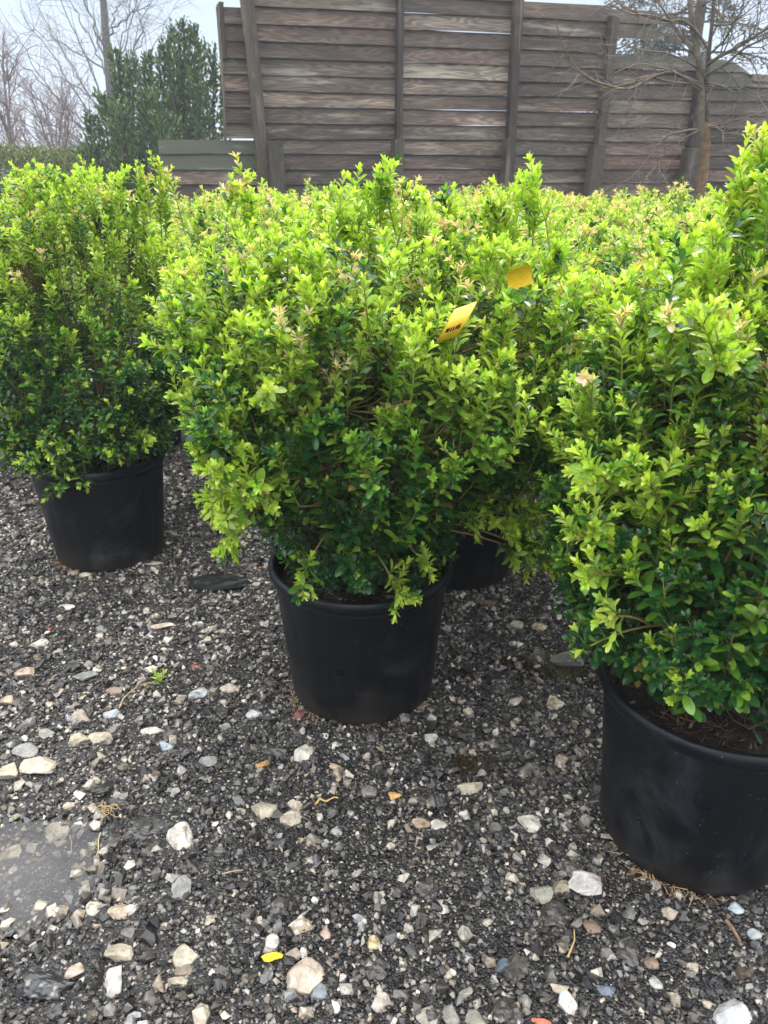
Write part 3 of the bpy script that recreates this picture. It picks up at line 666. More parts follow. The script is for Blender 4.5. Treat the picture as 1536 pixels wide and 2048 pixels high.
def shrub_parts(seed, prof, n_twig, kind, size=0.027, lean=(0, 0), extra=(), bright_at=(.42, .75), cream_p=0.12, drops=0, flowers=12, soil_z=0.275, spread=1.0, spires=(), old_top=0.06):
    """prof: (z, radius) outline of the crown; local coordinates, origin at the middle of the pot's base"""
    r = np.random.default_rng(seed); lv, st = Leaves(), []
    pz = np.array([p[0] for p in prof]); pr = np.array([p[1] for p in prof]); z0, z1 = pz[0], pz[-1]
    f1 = r.uniform(0, 6.28, 4)
    def rad_at(z, phi):
        b = np.interp(z, pz, pr)
        return b * (1 + .09 * np.sin(2 * phi + f1[0]) + .07 * np.sin(3 * phi + f1[1] + z * 5) + .07 * np.sin(5 * phi + f1[2] - z * 9) + .04 * np.sin(9 * phi + f1[3] + z * 23))
    def inside(p):
        a = np.clip((p[:, 2] - z0) / (z1 - z0), 0, 1); x = p[:, 0] - lean[0] * a; y = p[:, 1] - lean[1] * a
        phi = np.arctan2(y, x); top = z1 - 0.05 + 0.10 * np.sin(3 * x / .12 + f1[1]) * np.cos(3 * y / .13 + f1[0])
        return (np.hypot(x, y) < rad_at(p[:, 2], phi)) & (p[:, 2] > z0) & (p[:, 2] < top)
    cen = np.array([lean[0] * .5, lean[1] * .5, z0 + (z1 - z0) * .48]); rmax = pr.max() * 1.3
    tips = []; need = n_twig
    while need > 0:
        p = np.stack([r.uniform(-rmax, rmax, 4000) + lean[0] * .5, r.uniform(-rmax, rmax, 4000) + lean[1] * .5, r.uniform(z0, z1, 4000)], -1)
        ins = inside(p); outer = ~inside(cen + (p - cen) * 1.17); mid_ = ~inside(cen + (p - cen) * 1.9)
        keep = ins & (outer | (mid_ & (r.random(4000) < 0.16)))
        p = p[keep]; tips.append(p[:need]); need -= len(p[:need])
    tips = np.concatenate(tips)
    root = np.array([0, 0, soil_z])
    # woody main branches
    mains = []
    for k in range(34):
        q = tips[r.integers(0, len(tips))]; e_ = cen + (q - cen) * r.uniform(.45, .75)
        b0 = root + np.array([r.normal(0, .018), r.normal(0, .018), -.01]); e_[2] = max(e_[2], soil_z + .06)
        t = np.linspace(0, 1, 7)[:, None]; mid = b0 + (e_ - b0) * np.array([.55, .55, .35]) + r.normal(0, .012, 3)
        pts = (1 - t) ** 2 * b0 + 2 * t * (1 - t) * mid + t * t * e_
        mains.append(pts); st.append((pts, np.linspace(.0042, .0018, 7), np.array([.17, .12, .06]) * r.uniform(.6, 1.2)))
    mp = np.concatenate(mains)
    for q in tips:
        hf = (q[2] - z0) / (z1 - z0); o_ = nrm(q - (root + np.array([0, 0, .04 + .25 * hf])))
        d = nrm(o_ * (.85 - .35 * hf) + np.array([0, 0, 0.12 + 1.05 * hf]) + r.normal(0, .17, 3))
        L = r.uniform(.06, .12); p0 = q - d * L
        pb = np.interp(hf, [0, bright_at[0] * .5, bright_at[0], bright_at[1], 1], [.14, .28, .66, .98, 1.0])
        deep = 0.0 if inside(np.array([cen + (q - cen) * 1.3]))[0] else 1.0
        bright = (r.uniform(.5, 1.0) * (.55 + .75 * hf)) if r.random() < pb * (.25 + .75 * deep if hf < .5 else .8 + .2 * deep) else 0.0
        if .6 < hf < .85 and r.random() < old_top: bright = 0.0
        lim = None
        if bright and hf < .55 and r.random() < .45: lim = np.array([(.28, .52, .07), (.23, .47, .07), (.34, .56, .08), (.42, .59, .07), (.32, .56, .08)])
        cream = bright > 0 and hf > .6 and r.random() < cream_p * (2.6 if hf > .8 else .7)
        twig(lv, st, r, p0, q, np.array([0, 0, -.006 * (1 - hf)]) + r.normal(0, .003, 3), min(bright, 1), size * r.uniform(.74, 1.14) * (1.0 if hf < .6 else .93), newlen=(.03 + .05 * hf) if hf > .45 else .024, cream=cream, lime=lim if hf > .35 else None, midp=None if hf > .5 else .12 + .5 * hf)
        dd = np.linalg.norm(mp - p0, axis=1) + np.where(mp[:, 2] > p0[2], .1, 0); j = mp[dd.argmin()]
        m_ = (j + p0) / 2 + np.array([0, 0, -.01]); st.append((np.stack([j, m_, p0]), np.array([.0016, .0014, .0012]), np.array([.16, .12, .05]) * r.uniform(.7, 1.2)))
    # long stray branches
    for (a, b, br, nsub, spr) in extra:
        a, b = np.array(a, float), np.array(b, float); mid = (a + b) / 2 + np.array([0, 0, .02]); t = np.linspace(0, 1, 8)[:, None]
        pts = (1 - t) ** 2 * a + 2 * t * (1 - t) * mid + t * t * b
        st.append((pts, np.linspace(.0023, .0013, 8), np.stack([np.array([.25, .19, .06])] * 8)))
        ax = nrm(b - a)
        twig(lv, st, r, pts[4], b, r.normal(0, .002, 3), br, size, newlen=.07, side=True)
        for k in range(nsub):
            tt = r.uniform(.3, 1.0); c = (1 - tt) ** 2 * a + 2 * tt * (1 - tt) * mid + tt * tt * b
            d = nrm(ax * .55 + nrm(r.normal(size=3)) * .75 + np.array([0, 0, .22])); l = r.uniform(.03, .03 + spr)
            twig(lv, st, r, c, c + d * l, r.normal(0, .002, 3), br * r.uniform(.7, 1) if r.random() < br + .1 else 0, size * .95, newlen=.05, side=r.random() < .5)
    for (q, hgt) in spires:      # upright plumes standing above the crown
        q = np.array(q, float)
        for k in range(5):
            o2 = r.normal(0, .014, 3) * (k > 0); tp = q + o2 + np.array([0, 0, -.012 - abs(r.normal(0, .02)) * (k > 0)])
            twig(lv, st, r, tp - np.array([r.normal(0, .012), r.normal(0, .012), hgt]), tp, r.normal(0, .004, 3), 1.0, size * .95, newlen=.075, cream=r.random() < cream_p)
    V, f4, f3, C, n = lv.build(kind)
    # tan dried flower clusters at the nodes
    F4s, F3s, Vs, Cs = [f4], [f3], [V], [C]; base = len(V); mi = [np.zeros(len(f4)), np.zeros(len(f3))]
    fl = Leaves()
    for k in range(flowers):
        j = tips[r.integers(0, len(tips))]
        if j[2] > z0 + .7 * (z1 - z0): continue
        P = j - nrm(j - cen) * .02 + r.normal(0, .006, (9, 3)); D = nrm(r.normal(size=(9, 3)))
        fl.add(P, D, nrm(r.normal(size=(9, 3))), r.uniform(.004, .009, 9), r.uniform(1.2, 1.8, 9), np.array([.32, .21, .09]) * r.uniform(.6, 1.3, (9, 1)))
    if fl.P:
        v, a4, a3, c, _ = fl.build(2); Vs.append(v); Cs.append(c); F3s.append(a3 + base); F4s.append(a4 + base); base += len(v); mi[0] = np.zeros(sum(map(len, F4s))); mi[1] = np.zeros(sum(map(len, F3s)))
    dr_f = np.zeros((0, 3), int)
    if drops:
        P = np.concatenate(lv.P); D = nrm(np.concatenate(lv.Y)); Ln = np.concatenate(lv.L); Zn = np.concatenate(lv.Z)
        far = np.linalg.norm(P[:, :2], axis=1) > 0.5 * np.interp(P[:, 2], pz, pr); idx = np.where(far)[0]; idx = r.choice(idx, min(drops, len(idx)), replace=False)
        c = P[idx] + D[idx] * (Ln[idx] * r.choice([.5, .75, 1.0], len(idx)))[:, None] + Zn[idx] * .0010
        iv, if_ = ico(1); rr = r.uniform(.0006, .0016, len(idx)); v = (c[:, None] + iv[None] * rr[:, None, None]).reshape(-1, 3)
        dr_f = (if_[None] + (np.arange(len(idx)) * len(iv))[:, None, None] + base).reshape(-1, 3); Vs.append(v); Cs.append(np.ones((len(v), 3)))
    allF4 = np.concatenate(F4s); allF3 = np.concatenate(F3s + [dr_f])
    mi = np.concatenate([np.zeros(len(allF4)), np.zeros(sum(map(len, F3s))), np.ones(len(dr_f))])
    fme = mesh_np('foliage', np.concatenate(Vs), [allF4, allF3], np.concatenate(Cs), mat_idx=mi); fme.materials.append(M_leaf); fme.materials.append(M_drop)
    tV, tF, tC = tubes(st, 4); sme = mesh_np('branches', tV, tF, tC); sme.materials.append(M_twig)
    return fme, sme, n

def pot_mesh(seed):
    r = np.random.default_rng(seed); ph = r.uniform(0, 6.28)
    def mod(a, z):
        k = np.clip((z - .01) / .02, 0, 1) * np.clip((.275 - z) / .02, 0, 1)
        return 1 + k * (-.010 * (np.clip(np.cos(7 * (a + ph)) * 4, -1, 1) * .5 + .5)) + .004 * np.sin(2 * a + ph) * z / .3
    z = np.linspace(.006, .286, 22); wall = [(.1615 + (.1905 - .1615) * (q - .006) / .28, q) for q in z]
    prof = [(.0, .002), (.150, .000), (.1585, .0015)] + wall + [(.1865, .288), (.185, .280)] + [(.183 - .02 * k / 5, .270 - .25 * k / 5) for k in range(6)]
    V, F = lathe(prof, 128, mod); me = mesh_np('pot', V, F); me.materials.append(M_pot)
    rp = [(.1895, .284), (.1935, .2835), (.1985, .288), (.2010, .295), (.2018, .303), (.1995, .3095), (.1955, .3125), (.1905, .3120), (.1875, .3085), (.1865, .300), (.1855, .284)]
    V, F = lathe(rp, 128, lambda a, z: 1 + .004 * np.sin(2 * a + ph) + .0018 * np.sin(7 * a + 2 * ph)); rme = mesh_np('rim', V, F); rme.materials.append(M_pot)
    return me, rme
def soil_mesh(seed, zs=.268):
    r = np.random.default_rng(seed); m, n = 26, 72
    rr = np.linspace(0.0, .1795, m); a = np.arange(n) * 6.28319 / n; RR, AA = np.meshgrid(rr, a, indexing='ij'); x, y = RR * np.cos(AA), RR * np.sin(AA)
    z = zs + .018 * (fbm(x * 22 + seed, y * 22, 3, seed) - .5) + .012 * (fbm(x * 90, y * 90 + seed, 2, seed + 3) - .5) + .015 * np.exp(-(RR / .06) ** 2)
    V = np.stack([x, y, z], -1).reshape(-1, 3); i = np.arange(m - 1)[:, None] * n; j = np.arange(n)[None, :]; j2 = (j + 1) % n
    return mesh_np('soil', V, [np.stack([i + j, i + n + j, i + n + j2, i + j2], -1).reshape(-1, 4)])
def strands(cx, cy, cz, R0, n, seed, lmin=.015, lmax=.06, th=.0007, cols=((.22, .12, .05), (.34, .22, .10), (.10, .05, .03)), out=False, phi0=None):
    r = np.random.default_rng(seed); it = []
    for k in range(n):
        phi = r.uniform(0, 6.28) if phi0 is None else r.normal(phi0, .25); q = R0 * math.sqrt(r.random()) if not out else R0 * r.uniform(.97, 1.03)
        p = np.array([cx + q * math.cos(phi), cy + q * math.sin(phi), cz + r.uniform(0, .008)]); d = r.uniform(0, 6.28) if not out else phi + r.normal(0, .6); L = r.uniform(lmin, lmax); pts = [p]
        for s in range(5):
            d += r.normal(0, .45); p = p + np.array([math.cos(d), math.sin(d), r.normal(0, .25) if not out else -.12 * s + .2]) * L / 5; pts.append(p)
        it.append((np.array(pts), np.linspace(th, th * .6, 6), np.array(cols[r.integers(0, len(cols))])))
    return it

def make_shrub(loc, rz, label, group, fme, sme, seed, near=True, roots=None):
    root = empty('potted_boxwood', loc, rz); tag(root, label, 'potted shrub', group)
    pm, rm = pot_mesh(seed); p = link('pot', pm, None, root); link('rim', rm, None, p); p.scale = (1, 1, 1.06)
    sm = soil_mesh(seed, .284); link('soil', sm, M_soil, root)
    if near:
        r2 = strands(0, 0, .290, .135, 170, seed + 1, cols=((.13, .07, .035), (.20, .13, .07), (.05, .03, .02))); V, F, C = tubes(r2, 3); link('mulch', mesh_np('mulch', V, F, C), M_straw, root)['kind'] = 'stuff'
        rc = np.random.default_rng(seed + 9); nc = 420; ph = rc.uniform(0, 6.28, nc); q = .176 * np.sqrt(rc.random(nc)); tv = [TPL[j] for j in range(6)]; Vc, Fc_, Cc, b_ = [], [], [], 0
        Rm = randrot(nc, rc, .6)
        for j in range(nc):
            v, f = tv[j % 6]; sz = rc.uniform(.002, .0065); vv = (v * [1.5, .7, .45]) @ Rm[j].T * sz + [q[j] * math.cos(ph[j]), q[j] * math.sin(ph[j]), .289]; Vc.append(vv); Fc_.append(f + b_); b_ += len(v)
            Cc.append(np.tile(np.array([(.05, .03, .018), (.02, .014, .01), (.11, .07, .04), (.012, .01, .008), (.20, .14, .08)][rc.integers(0, 5)]), (len(v), 1)))
        link('bark_chips', mesh_np('bark_chips', np.concatenate(Vc), [np.concatenate(Fc_)], np.concatenate(Cc), smooth=False), M_straw, root)['kind'] = 'stuff'
        if roots is not None:
            for ph in roots:
                it = strands(0, 0, .002, .164, 22, seed + 5 + int(ph * 10), .012, .035, .0009, ((.42, .27, .12), (.5, .36, .18), (.25, .15, .07)), True, ph)
                V, F, C = tubes(it, 3); link('roots', mesh_np('roots', V, F, C), M_straw, root)
    link('branches', sme, None, root); link('foliage', fme, None, root)
    return root

def loc3(key, p):      # world point -> local of that pot
    return (p[0] - POTS[key][0], p[1] - POTS[key][1], p[2])
PC = [(.30, .10), (.34, .165), (.40, .20), (.48, .235), (.57, .295), (.66, .365), (.76, .395), (.86, .385), (.95, .355), (1.01, .26), (1.07, .10)]
def exC(a, b, br, n, s): return (loc3('C', at(*a)), loc3('C', at(*b)), br, n, s)
extraC = [exC((590, 930, 1.32), (430, 940, 1.18), 1.0, 14, .045), exC((600, 1000, 1.32), (455, 1050, 1.18), 1.0, 12, .04), exC((600, 960, 1.32), (500, 980, 1.16), 1.0, 9, .04), exC((900, 960, 1.32), (1080, 1030, 1.26), 1.0, 14, .045), exC((960, 1060, 1.34), (1130, 1150, 1.32), .7, 10, .04), exC((1000, 960, 1.34), (1150, 940, 1.32), 1.0, 10, .045), exC((600, 900, 1.35), (420, 1010, 1.22), 1.0, 9, .03), exC((560, 960, 1.33), (450, 1100, 1.22), 1.0, 7, .03), exC((590, 880, 1.33), (400, 900, 1.25), .9, 7, .03),
          exC((520, 760, 1.35), (300, 690, 1.28), .7, 6, .04), exC((900, 950, 1.35), (1140, 970, 1.30), 1.0, 12, .045), exC((900, 900, 1.35), (1110, 900, 1.30), .9, 9, .045), exC((900, 700, 1.38), (1120, 700, 1.32), 1.0, 10, .05), exC((900, 600, 1.38), (1110, 560, 1.35), 1.0, 10, .05), exC((880, 1000, 1.32), (1010, 1060, 1.28), 1.0, 7, .03),
          exC((900, 1060, 1.33), (1110, 1135, 1.33), .55, 9, .03), exC((740, 1090, 1.33), (800, 1195, 1.24), 1.0, 5, .02), exC((800, 1080, 1.33), (862, 1150, 1.25), 1.0, 3, .02),
          exC((660, 1060, 1.33), (600, 1165, 1.25), .6, 3, .02), exC((860, 800, 1.35), (1050, 870, 1.22), 1.0, 7, .04), exC((560, 830, 1.30), (540, 790, 1.16), .9, 5, .03)]
fC, sC, nC = shrub_parts(1, PC, 1280, 0, size=.0295, lean=(.045, -.02), extra=extraC, drops=2600, flowers=22, cream_p=.10, spires=[(loc3('C', at(1070, 345, 1.40)), .09), (loc3('C', at(770, 350, 1.42)), .08), (loc3('C', at(680, 380, 1.38)), .07), (loc3('C', at(1000, 400, 1.35)), .07), (loc3('C', at(900, 395, 1.40)), .07), (loc3('C', at(480, 365, 1.55)), .08)])
make_shrub((*POTS['C'], 0), 0, 'boxwood in the black pot at the centre front, with bright shoots hanging over the rim', 'boxwood shrubs in black nursery pots', fC, sC, 21, True, roots=(-.9, -2.6))
PL = [(.30, .09), (.34, .18), (.40, .25), (.50, .265), (.62, .262), (.76, .245), (.90, .235), (1.00, .215), (1.07, .165), (1.12, .06)]
def exL(a, b, br, n, s): return (loc3('L', at(*a)), loc3('L', at(*b)), br, n, s)
fL, sL, nL = shrub_parts(2, PL, 960, 0, size=.0265, extra=[exL((150, 880, 2.05), (120, 985, 1.96), .25, 5, .03), exL((160, 880, 2.05), (175, 975, 1.97), .3, 4, .03), exL((220, 850, 2.05), (300, 880, 1.98), 1.0, 6, .03), exL((120, 820, 2.05), (5, 830, 2.0), .6, 8, .05), exL((130, 860, 2.02), (60, 930, 1.94), .35, 9, .04), exL((150, 860, 2.02), (110, 940, 1.93), .3, 8, .04), exL((230, 860, 2.02), (240, 920, 1.95), .5, 7, .03), exL((110, 840, 2.05), (20, 900, 2.0), .4, 8, .05)],
    drops=1500, flowers=30, cream_p=.08, bright_at=(.45, .7), spires=[(loc3('L', at(320, 322, 2.12)), .12), (loc3('L', at(75, 335, 2.1)), .10), (loc3('L', at(165, 350, 2.1)), .08), (loc3('L', at(240, 350, 2.1)), .07), (loc3('L', at(115, 355, 2.15)), .08), (loc3('L', at(290, 350, 2.1)), .08)])
make_shrub((*POTS['L'], 0), 0, 'tall narrow boxwood in the black pot at left, standing apart on the gravel', 'boxwood shrubs in black nursery pots', fL, sL, 22, True, roots=(-2.4,))
PR = [(.31, .03), (.35, .10), (.40, .17), (.46, .25), (.54, .275), (.60, .28), (.72, .28), (.84, .28), (.94, .27), (1.01, .21), (1.06, .08)]
def exR(a, b, br, n, s): return (loc3('R', at(*a)), loc3('R', at(*b)), br, n, s)
fR, sR, nR = shrub_parts(3, PR, 1120, 0, size=.029, lean=(.02, .02), extra=[exR((1290, 1060, .98), (1185, 940, .92), 1.0, 7, .03), exR((1330, 1080, .95), (1300, 960, .88), 1.0, 6, .03), exR((1280, 1120, .98), (1150, 1075, .92), .8, 5, .03), exR((1330, 1250, .95), (1165, 1300, .92), .12, 3, .02), exR((1300, 1180, .95), (1175, 1150, .90), .8, 4, .02), exR((1400, 800, .95), (1440, 720, .84), .8, 6, .04), exR((1300, 1250, .93), (1200, 1240, .88), .9, 2, .02)],
    drops=1300, flowers=34, cream_p=.10, bright_at=(.62, .88), spires=[(loc3('R', at(1530, 268, 1.12)), .14), (loc3('R', at(1492, 355, 1.10)), .10), (loc3('R', at(1560, 330, 1.05)), .13), (loc3('R', at(1440, 480, 1.0)), .08)])
make_shrub((*POTS['R'], 0), 0, 'large boxwood in the black pot cut by the right edge, nearest to the viewer', 'boxwood shrubs in black nursery pots', fR, sR, 23, True, roots=(-2.35, -2.0))

# second row, still detailed
PM = [(.30, .12), (.36, .22), (.45, .30), (.58, .36), (.72, .39), (.84, .375), (.93, .33), (1.0, .22), (1.05, .08)]
fA, sA, nA = shrub_parts(4, PM, 940, 1, size=.029, cream_p=.22, flowers=40, bright_at=(.55, .8), old_top=.12, drops=300)
fB, sB, nB = shrub_parts(5, PM, 940, 1, size=.027, cream_p=.18, flowers=40, bright_at=(.5, .75), drops=300)
second = make_shrub((*POTS['R2'], 0), .4, 'boxwood half hidden between the centre and right shrubs, tan dried flowers in its lower leaves', 'boxwood shrubs in black nursery pots', fA, sA, 31)
def place(src, key, rz, s, label):
    o = copy_tree(src); o.location = (*POTS[key], 0); o.rotation_euler[2] = rz; o.scale = s; o['label'] = label; return o
third = make_shrub((*POTS['C2'], 0), 2.1, 'boxwood whose black pot base peeks out right behind the centre pot', 'boxwood shrubs in black nursery pots', fB, sB, 32)
place(second, 'M', 2.6, (1, 1, 1), 'boxwood with long stems and cream tips, in the gap between the left and centre shrubs')
place(third, 'L2', 4.0, (.86, .86, .92), 'boxwood standing directly behind the tall left shrub, edge of its pot showing')
place(second, 'L3', 5.1, (1, 1, 1.0), 'boxwood at the left edge of the photo, cut by the frame')

# back rows: copies of two lighter shrubs
PB = [(.30, .12), (.38, .24), (.50, .32), (.65, .37), (.78, .37), (.88, .33), (.95, .22), (1.0, .08)]
fD, sD, nD = shrub_parts(6, PB, 620, 2, size=.033, cream_p=.22, flowers=0, bright_at=(.35, .6))
fE, sE, nE = shrub_parts(7, PB, 620, 2, size=.033, cream_p=.14, flowers=0, bright_at=(.35, .6))
protos = [make_shrub((0, -50, 0), 0, 'x', 'boxwood shrubs in the rows behind', f_, s_, sd, False) for f_, s_, sd in ((fD, sD, 41), (fE, sE, 42))]
used = [False, False]; br = np.random.default_rng(5); have = [np.array(p) for p in POTS.values()]
va, vb = np.array([-.70, .50]), np.array([.36, .64]); spots = []
for i_ in range(-9, 9):
    for j_ in range(0, 12):
        p = np.array(POTS['C']) + va * i_ + vb * j_ + br.normal(0, .05, 2)
        if p[1] < 2.35 or p[1] > 6.7 or abs(p[0]) > .47 * p[1] + .75: continue
        if p[0] < -1.25 - .0 * p[1] and p[1] > 4.2 + br.uniform(0, .2): continue
        if min(np.linalg.norm(p - h_) for h_ in have) < .56: continue
        have.append(p); spots.append(p)
spots.sort(key=lambda p: p[1])
for k, p in enumerate(spots):
    q = k % 2; src = protos[q]
    o = src if not used[q] else copy_tree(src); used[q] = True
    s = br.uniform(.92, 1.05) * (0.94 if p[1] > 4.5 else 1.0); o.location = (p[0], p[1], 0); o.rotation_euler[2] = br.uniform(0, 6.28); o.scale = (s * 1.03, s * 1.03, s)
    o['label'] = 'boxwood in the packed rows behind, only its lime green top in view'
print('shrubs', nC, nL, nR, nA, nB, nD, nE, 'spots', len(spots), [tuple(np.round(p, 2)) for p in spots[:6]])

# ------------------------------------------------------------------ small things on the ground and in the shrubs
def tag_mesh(o3, name, p0, dirx, diry, w_, h_, curl, label, write=False):
    dirx, diry = nrm(np.array(dirx, float)), nrm(np.array(diry, float)); nn = nrm(np.cross(dirx, diry)); m, n = 9, 20
    u = np.linspace(-.5, .5, m); v = np.linspace(0, 1, n); Vt, Uv = [], []
    for b in v:
        for a in u:
            wv = w_ * (1 - .25 * max(0, b - .8) / .2)
            ang = curl * (b - .3); Vt.append(p0 + dirx * (a * wv) + diry * (h_ * (math.sin(ang) / curl)) + nn * (h_ * (1 - math.cos(ang)) / curl)); Uv.append((a + .5, b))
    V = np.array(Vt); i = np.arange(n - 1)[:, None] * m + np.arange(m - 1)[None, :]; F = np.stack([i, i + 1, i + m + 1, i + m], -1).reshape(-1, 4)
    # give the strip its thickness
    V2 = V - nn * .0006; F2 = F[:, ::-1] + len(V)
    c = np.tile(np.array([.92, .56, .04]), (2 * len(V), 1)) * np.random.default_rng(3).uniform(.93, 1.07, (2 * len(V), 1))
    o = link(name, mesh_np(name, np.concatenate([V, V2]), [np.concatenate([F, F2])], c), M_tagm); tag(o, label, 'plant tag', 'yellow tags tied in the centre shrub')
    if write:          # a short line of dark stencilled letters, strokes proud of the strip
        Vw, Fw = [], []; cx = -.30; rr = np.random.default_rng(4)
        def stroke(a0, b0, a1, b1):
            def P(a, b):
                ang = curl * (b - .3); return p0 + dirx * (a * w_) + diry * (h_ * (math.sin(ang) / curl)) + nn * (h_ * (1 - math.cos(ang)) / curl - .0012)
            A_, B_ = P(a0, b0), P(a1, b1); d = nrm(B_ - A_); s_ = np.cross(d, nn) * .0008; k = len(Vw); Vw.extend([A_ - s_, A_ + s_, B_ + s_, B_ - s_]); Fw.append((k, k + 1, k + 2, k + 3))
        for g in ['M', 'I', 'L', 'L', 'A', 'S']:
            x0, x1, y0, y1 = cx, cx + .075, .50, .42
            if g == 'M': S = [(x0, y0, x0, y1), (x0, y1, (x0 + x1) / 2, y0), ((x0 + x1) / 2, y0, x1, y1), (x1, y1, x1, y0)]
            elif g == 'I': S = [(x0, y0, x0, y1)]
            elif g == 'L': S = [(x0, y1, x0, y0), (x0, y0, x1, y0)]
            elif g == 'A': S = [(x0, y0, (x0 + x1) / 2, y1), ((x0 + x1) / 2, y1, x1, y0)]
            else: S = [(x1, y1, x0, y1), (x0, y1, x0, .46), (x0, .46, x1, .46), (x1, .46, x1, y0), (x1, y0, x0, y0)]
            for s_ in S: stroke(*s_)
            cx += .105
        link('lettering', mesh_np('lettering', np.array(Vw), [np.array(Fw)], np.tile([.02, .015, .01], (len(Vw), 1)), smooth=False), M_twig, o)
    return o
M_tagm = attr_mat('yellow_tag_plastic', .4, .5, .06, 400, .25, 500, coat=.3)
pt = at(916, 640, 1.115)
tag_mesh(None, 'plant_tag', pt, (.88, .05, .30), (-.45, -.15, -.80), .034, .085, 2.4, 'curled yellow tag with small dark lettering, in front in the centre shrub', True)
pt2 = at(1040, 560, 1.17)
tag_mesh(None, 'plant_tag', pt2, (.85, -.1, .30), (-.25, -.25, .85), .036, .036, 1.0, 'plain yellow tag higher up at the right side of the centre shrub')

# sprig with its dry stem
g = gpt(322, 1372); lv, st = Leaves(), []; r = np.random.default_rng(8)
for k in range(3): twig(lv, st, r, np.array([0, 0, 0.]), np.array([(-.012, .0, .030), (.010, .0, .026), (.0, -.01, .022)][k]), r.normal(0, .001, 3), 1.0, .021, .009, .03, side=False)
V, a4, a3, C, _ = lv.build(0)
root = empty('seedling', (g[0], g[1], float(H(g[0], g[1])) + .006)); tag(root, 'tiny green sprig growing alone from the gravel between the left and centre pots', 'seedling')
fm = mesh_np('leaves', V, [a4, a3], C); link('leaves', fm, M_leaf, root)
V, F, C = tubes(st, 4); link('stem', mesh_np('stem', V, F, C), M_twig, root)
def straw(pxs, label, col=(.42, .30, .14), th=.0016, name='twig', z=.010):
    pts = [gpt(*p) for p in pxs]; P = np.array([[q[0], q[1], float(H(q[0], q[1])) + z + .002 * math.sin(k * 2.1)] for k, q in enumerate(pts)])
    t = np.linspace(0, len(P) - 1, len(P) * 4); P2 = np.stack([np.interp(t, np.arange(len(P)), P[:, c]) for c in range(3)], -1)
    V, F, C = tubes([(P2, np.linspace(th, th * .6, len(P2)), np.array(col))], 6)
    return tag(link(name, mesh_np(name, V, F, C), M_straw), label, 'twig', 'dry twigs on the gravel')
straw([(240, 1424), (248, 1408), (262, 1393), (278, 1382), (298, 1376), (318, 1374)], 'long thin dry stem leading to the green sprig')
straw([(632, 1616), (640, 1606), (652, 1610), (668, 1603), (676, 1606)], 'bent yellow twig between the beige flat stone and the tan pebble', (.55, .38, .13), .0022)
straw([(1134, 1924), (1142, 1906), (1148, 1888), (1147, 1868)], 'curved straw lying below the group of three stones', (.50, .36, .16), .0017)
straw([(1450, 1850), (1462, 1866), (1474, 1882), (1480, 1898)], 'brown splinter of wood in front of the right pot', (.22, .14, .08), .0035)
straw([(136, 1656), (140, 1672), (139, 1690), (134, 1702)], 'left of two pale stems standing in the puddle', (.5, .40, .2), .0014)
straw([(200, 1660), (196, 1676), (196, 1694), (192, 1706)], 'right of two pale stems standing in the puddle', (.5, .40, .2), .0014)
straw([(445, 1755), (465, 1752), (488, 1747)], 'short straight stick below the asphalt lump', (.38, .27, .16), .0015)
straw([(512, 1145), (524, 1142), (538, 1144)], 'reddish twig at the left rim of the centre pot', (.22, .10, .05), .0022)
# root tangle by the puddle
g = gpt(213, 1620); it = strands(0, 0, .012, .014, 16, 77, .02, .05, .0009, ((.34, .23, .12), (.45, .33, .18)))
V, F, C = tubes(it, 4); o = link('root_tangle', mesh_np('root_tangle', V, F, C), M_straw); o.location = (g[0], g[1], float(H(g[0], g[1]))); tag(o, 'small tangle of brown roots at the back rim of the puddle', 'roots')
# yellow chip: crumbling flake
g = gpt(545, 1924); V, Fc = chunky(3, 5, .9, ICO3); V = V * np.array([.0165, .0085, .0035]); V[:, :2] *= (1 + .5 * n3(V * 60, 1.0, 5))[:, None]
o = link('paint_flake', mesh_np('paint_flake', V, [Fc], np.tile([.80, .62, .03], (len(V), 1)), smooth=False), M_straw); o.location = (g[0], g[1], float(H(g[0], g[1])) + .010); tag(o, 'bright yellow crumbling flake beside the biggest rounded cream stone', 'flake')
# black plastic scrap
g = gpt(436, 1170); m, n = 26, 14; u, v = np.meshgrid(np.linspace(-1, 1, m), np.linspace(-1, 1, n)); wv = .075 * (1 + .2 * fbm(u * 2, v * 2, 2, 6)); xx = u * wv; yy = v * .045 * (1 - .45 * np.abs(u) ** 2) * (1 + .4 * (fbm(u * 3 + 4, v, 2, 8) - .5))
zz = .012 + .010 * (fbm(u * 2.5, v * 2, 3, 12) - .4); V = np.stack([xx, yy, zz], -1).reshape(-1, 3); i = np.arange(n - 1)[:, None] * m + np.arange(m - 1)[None, :]; F = np.stack([i, i + 1, i + m + 1, i + m], -1).reshape(-1, 4)
V2 = V - [0, 0, .0015]; o = link('plastic_scrap', mesh_np('plastic_scrap', np.concatenate([V, V2]), [np.concatenate([F, F[:, ::-1] + len(V)])], np.tile([.012, .013, .015], (2 * len(V), 1))), M_gravel); o.location = (g[0], g[1], float(H(g[0], g[1]))); tag(o, 'flat crumpled scrap of black plastic lying left of the centre pot', 'plastic scrap')

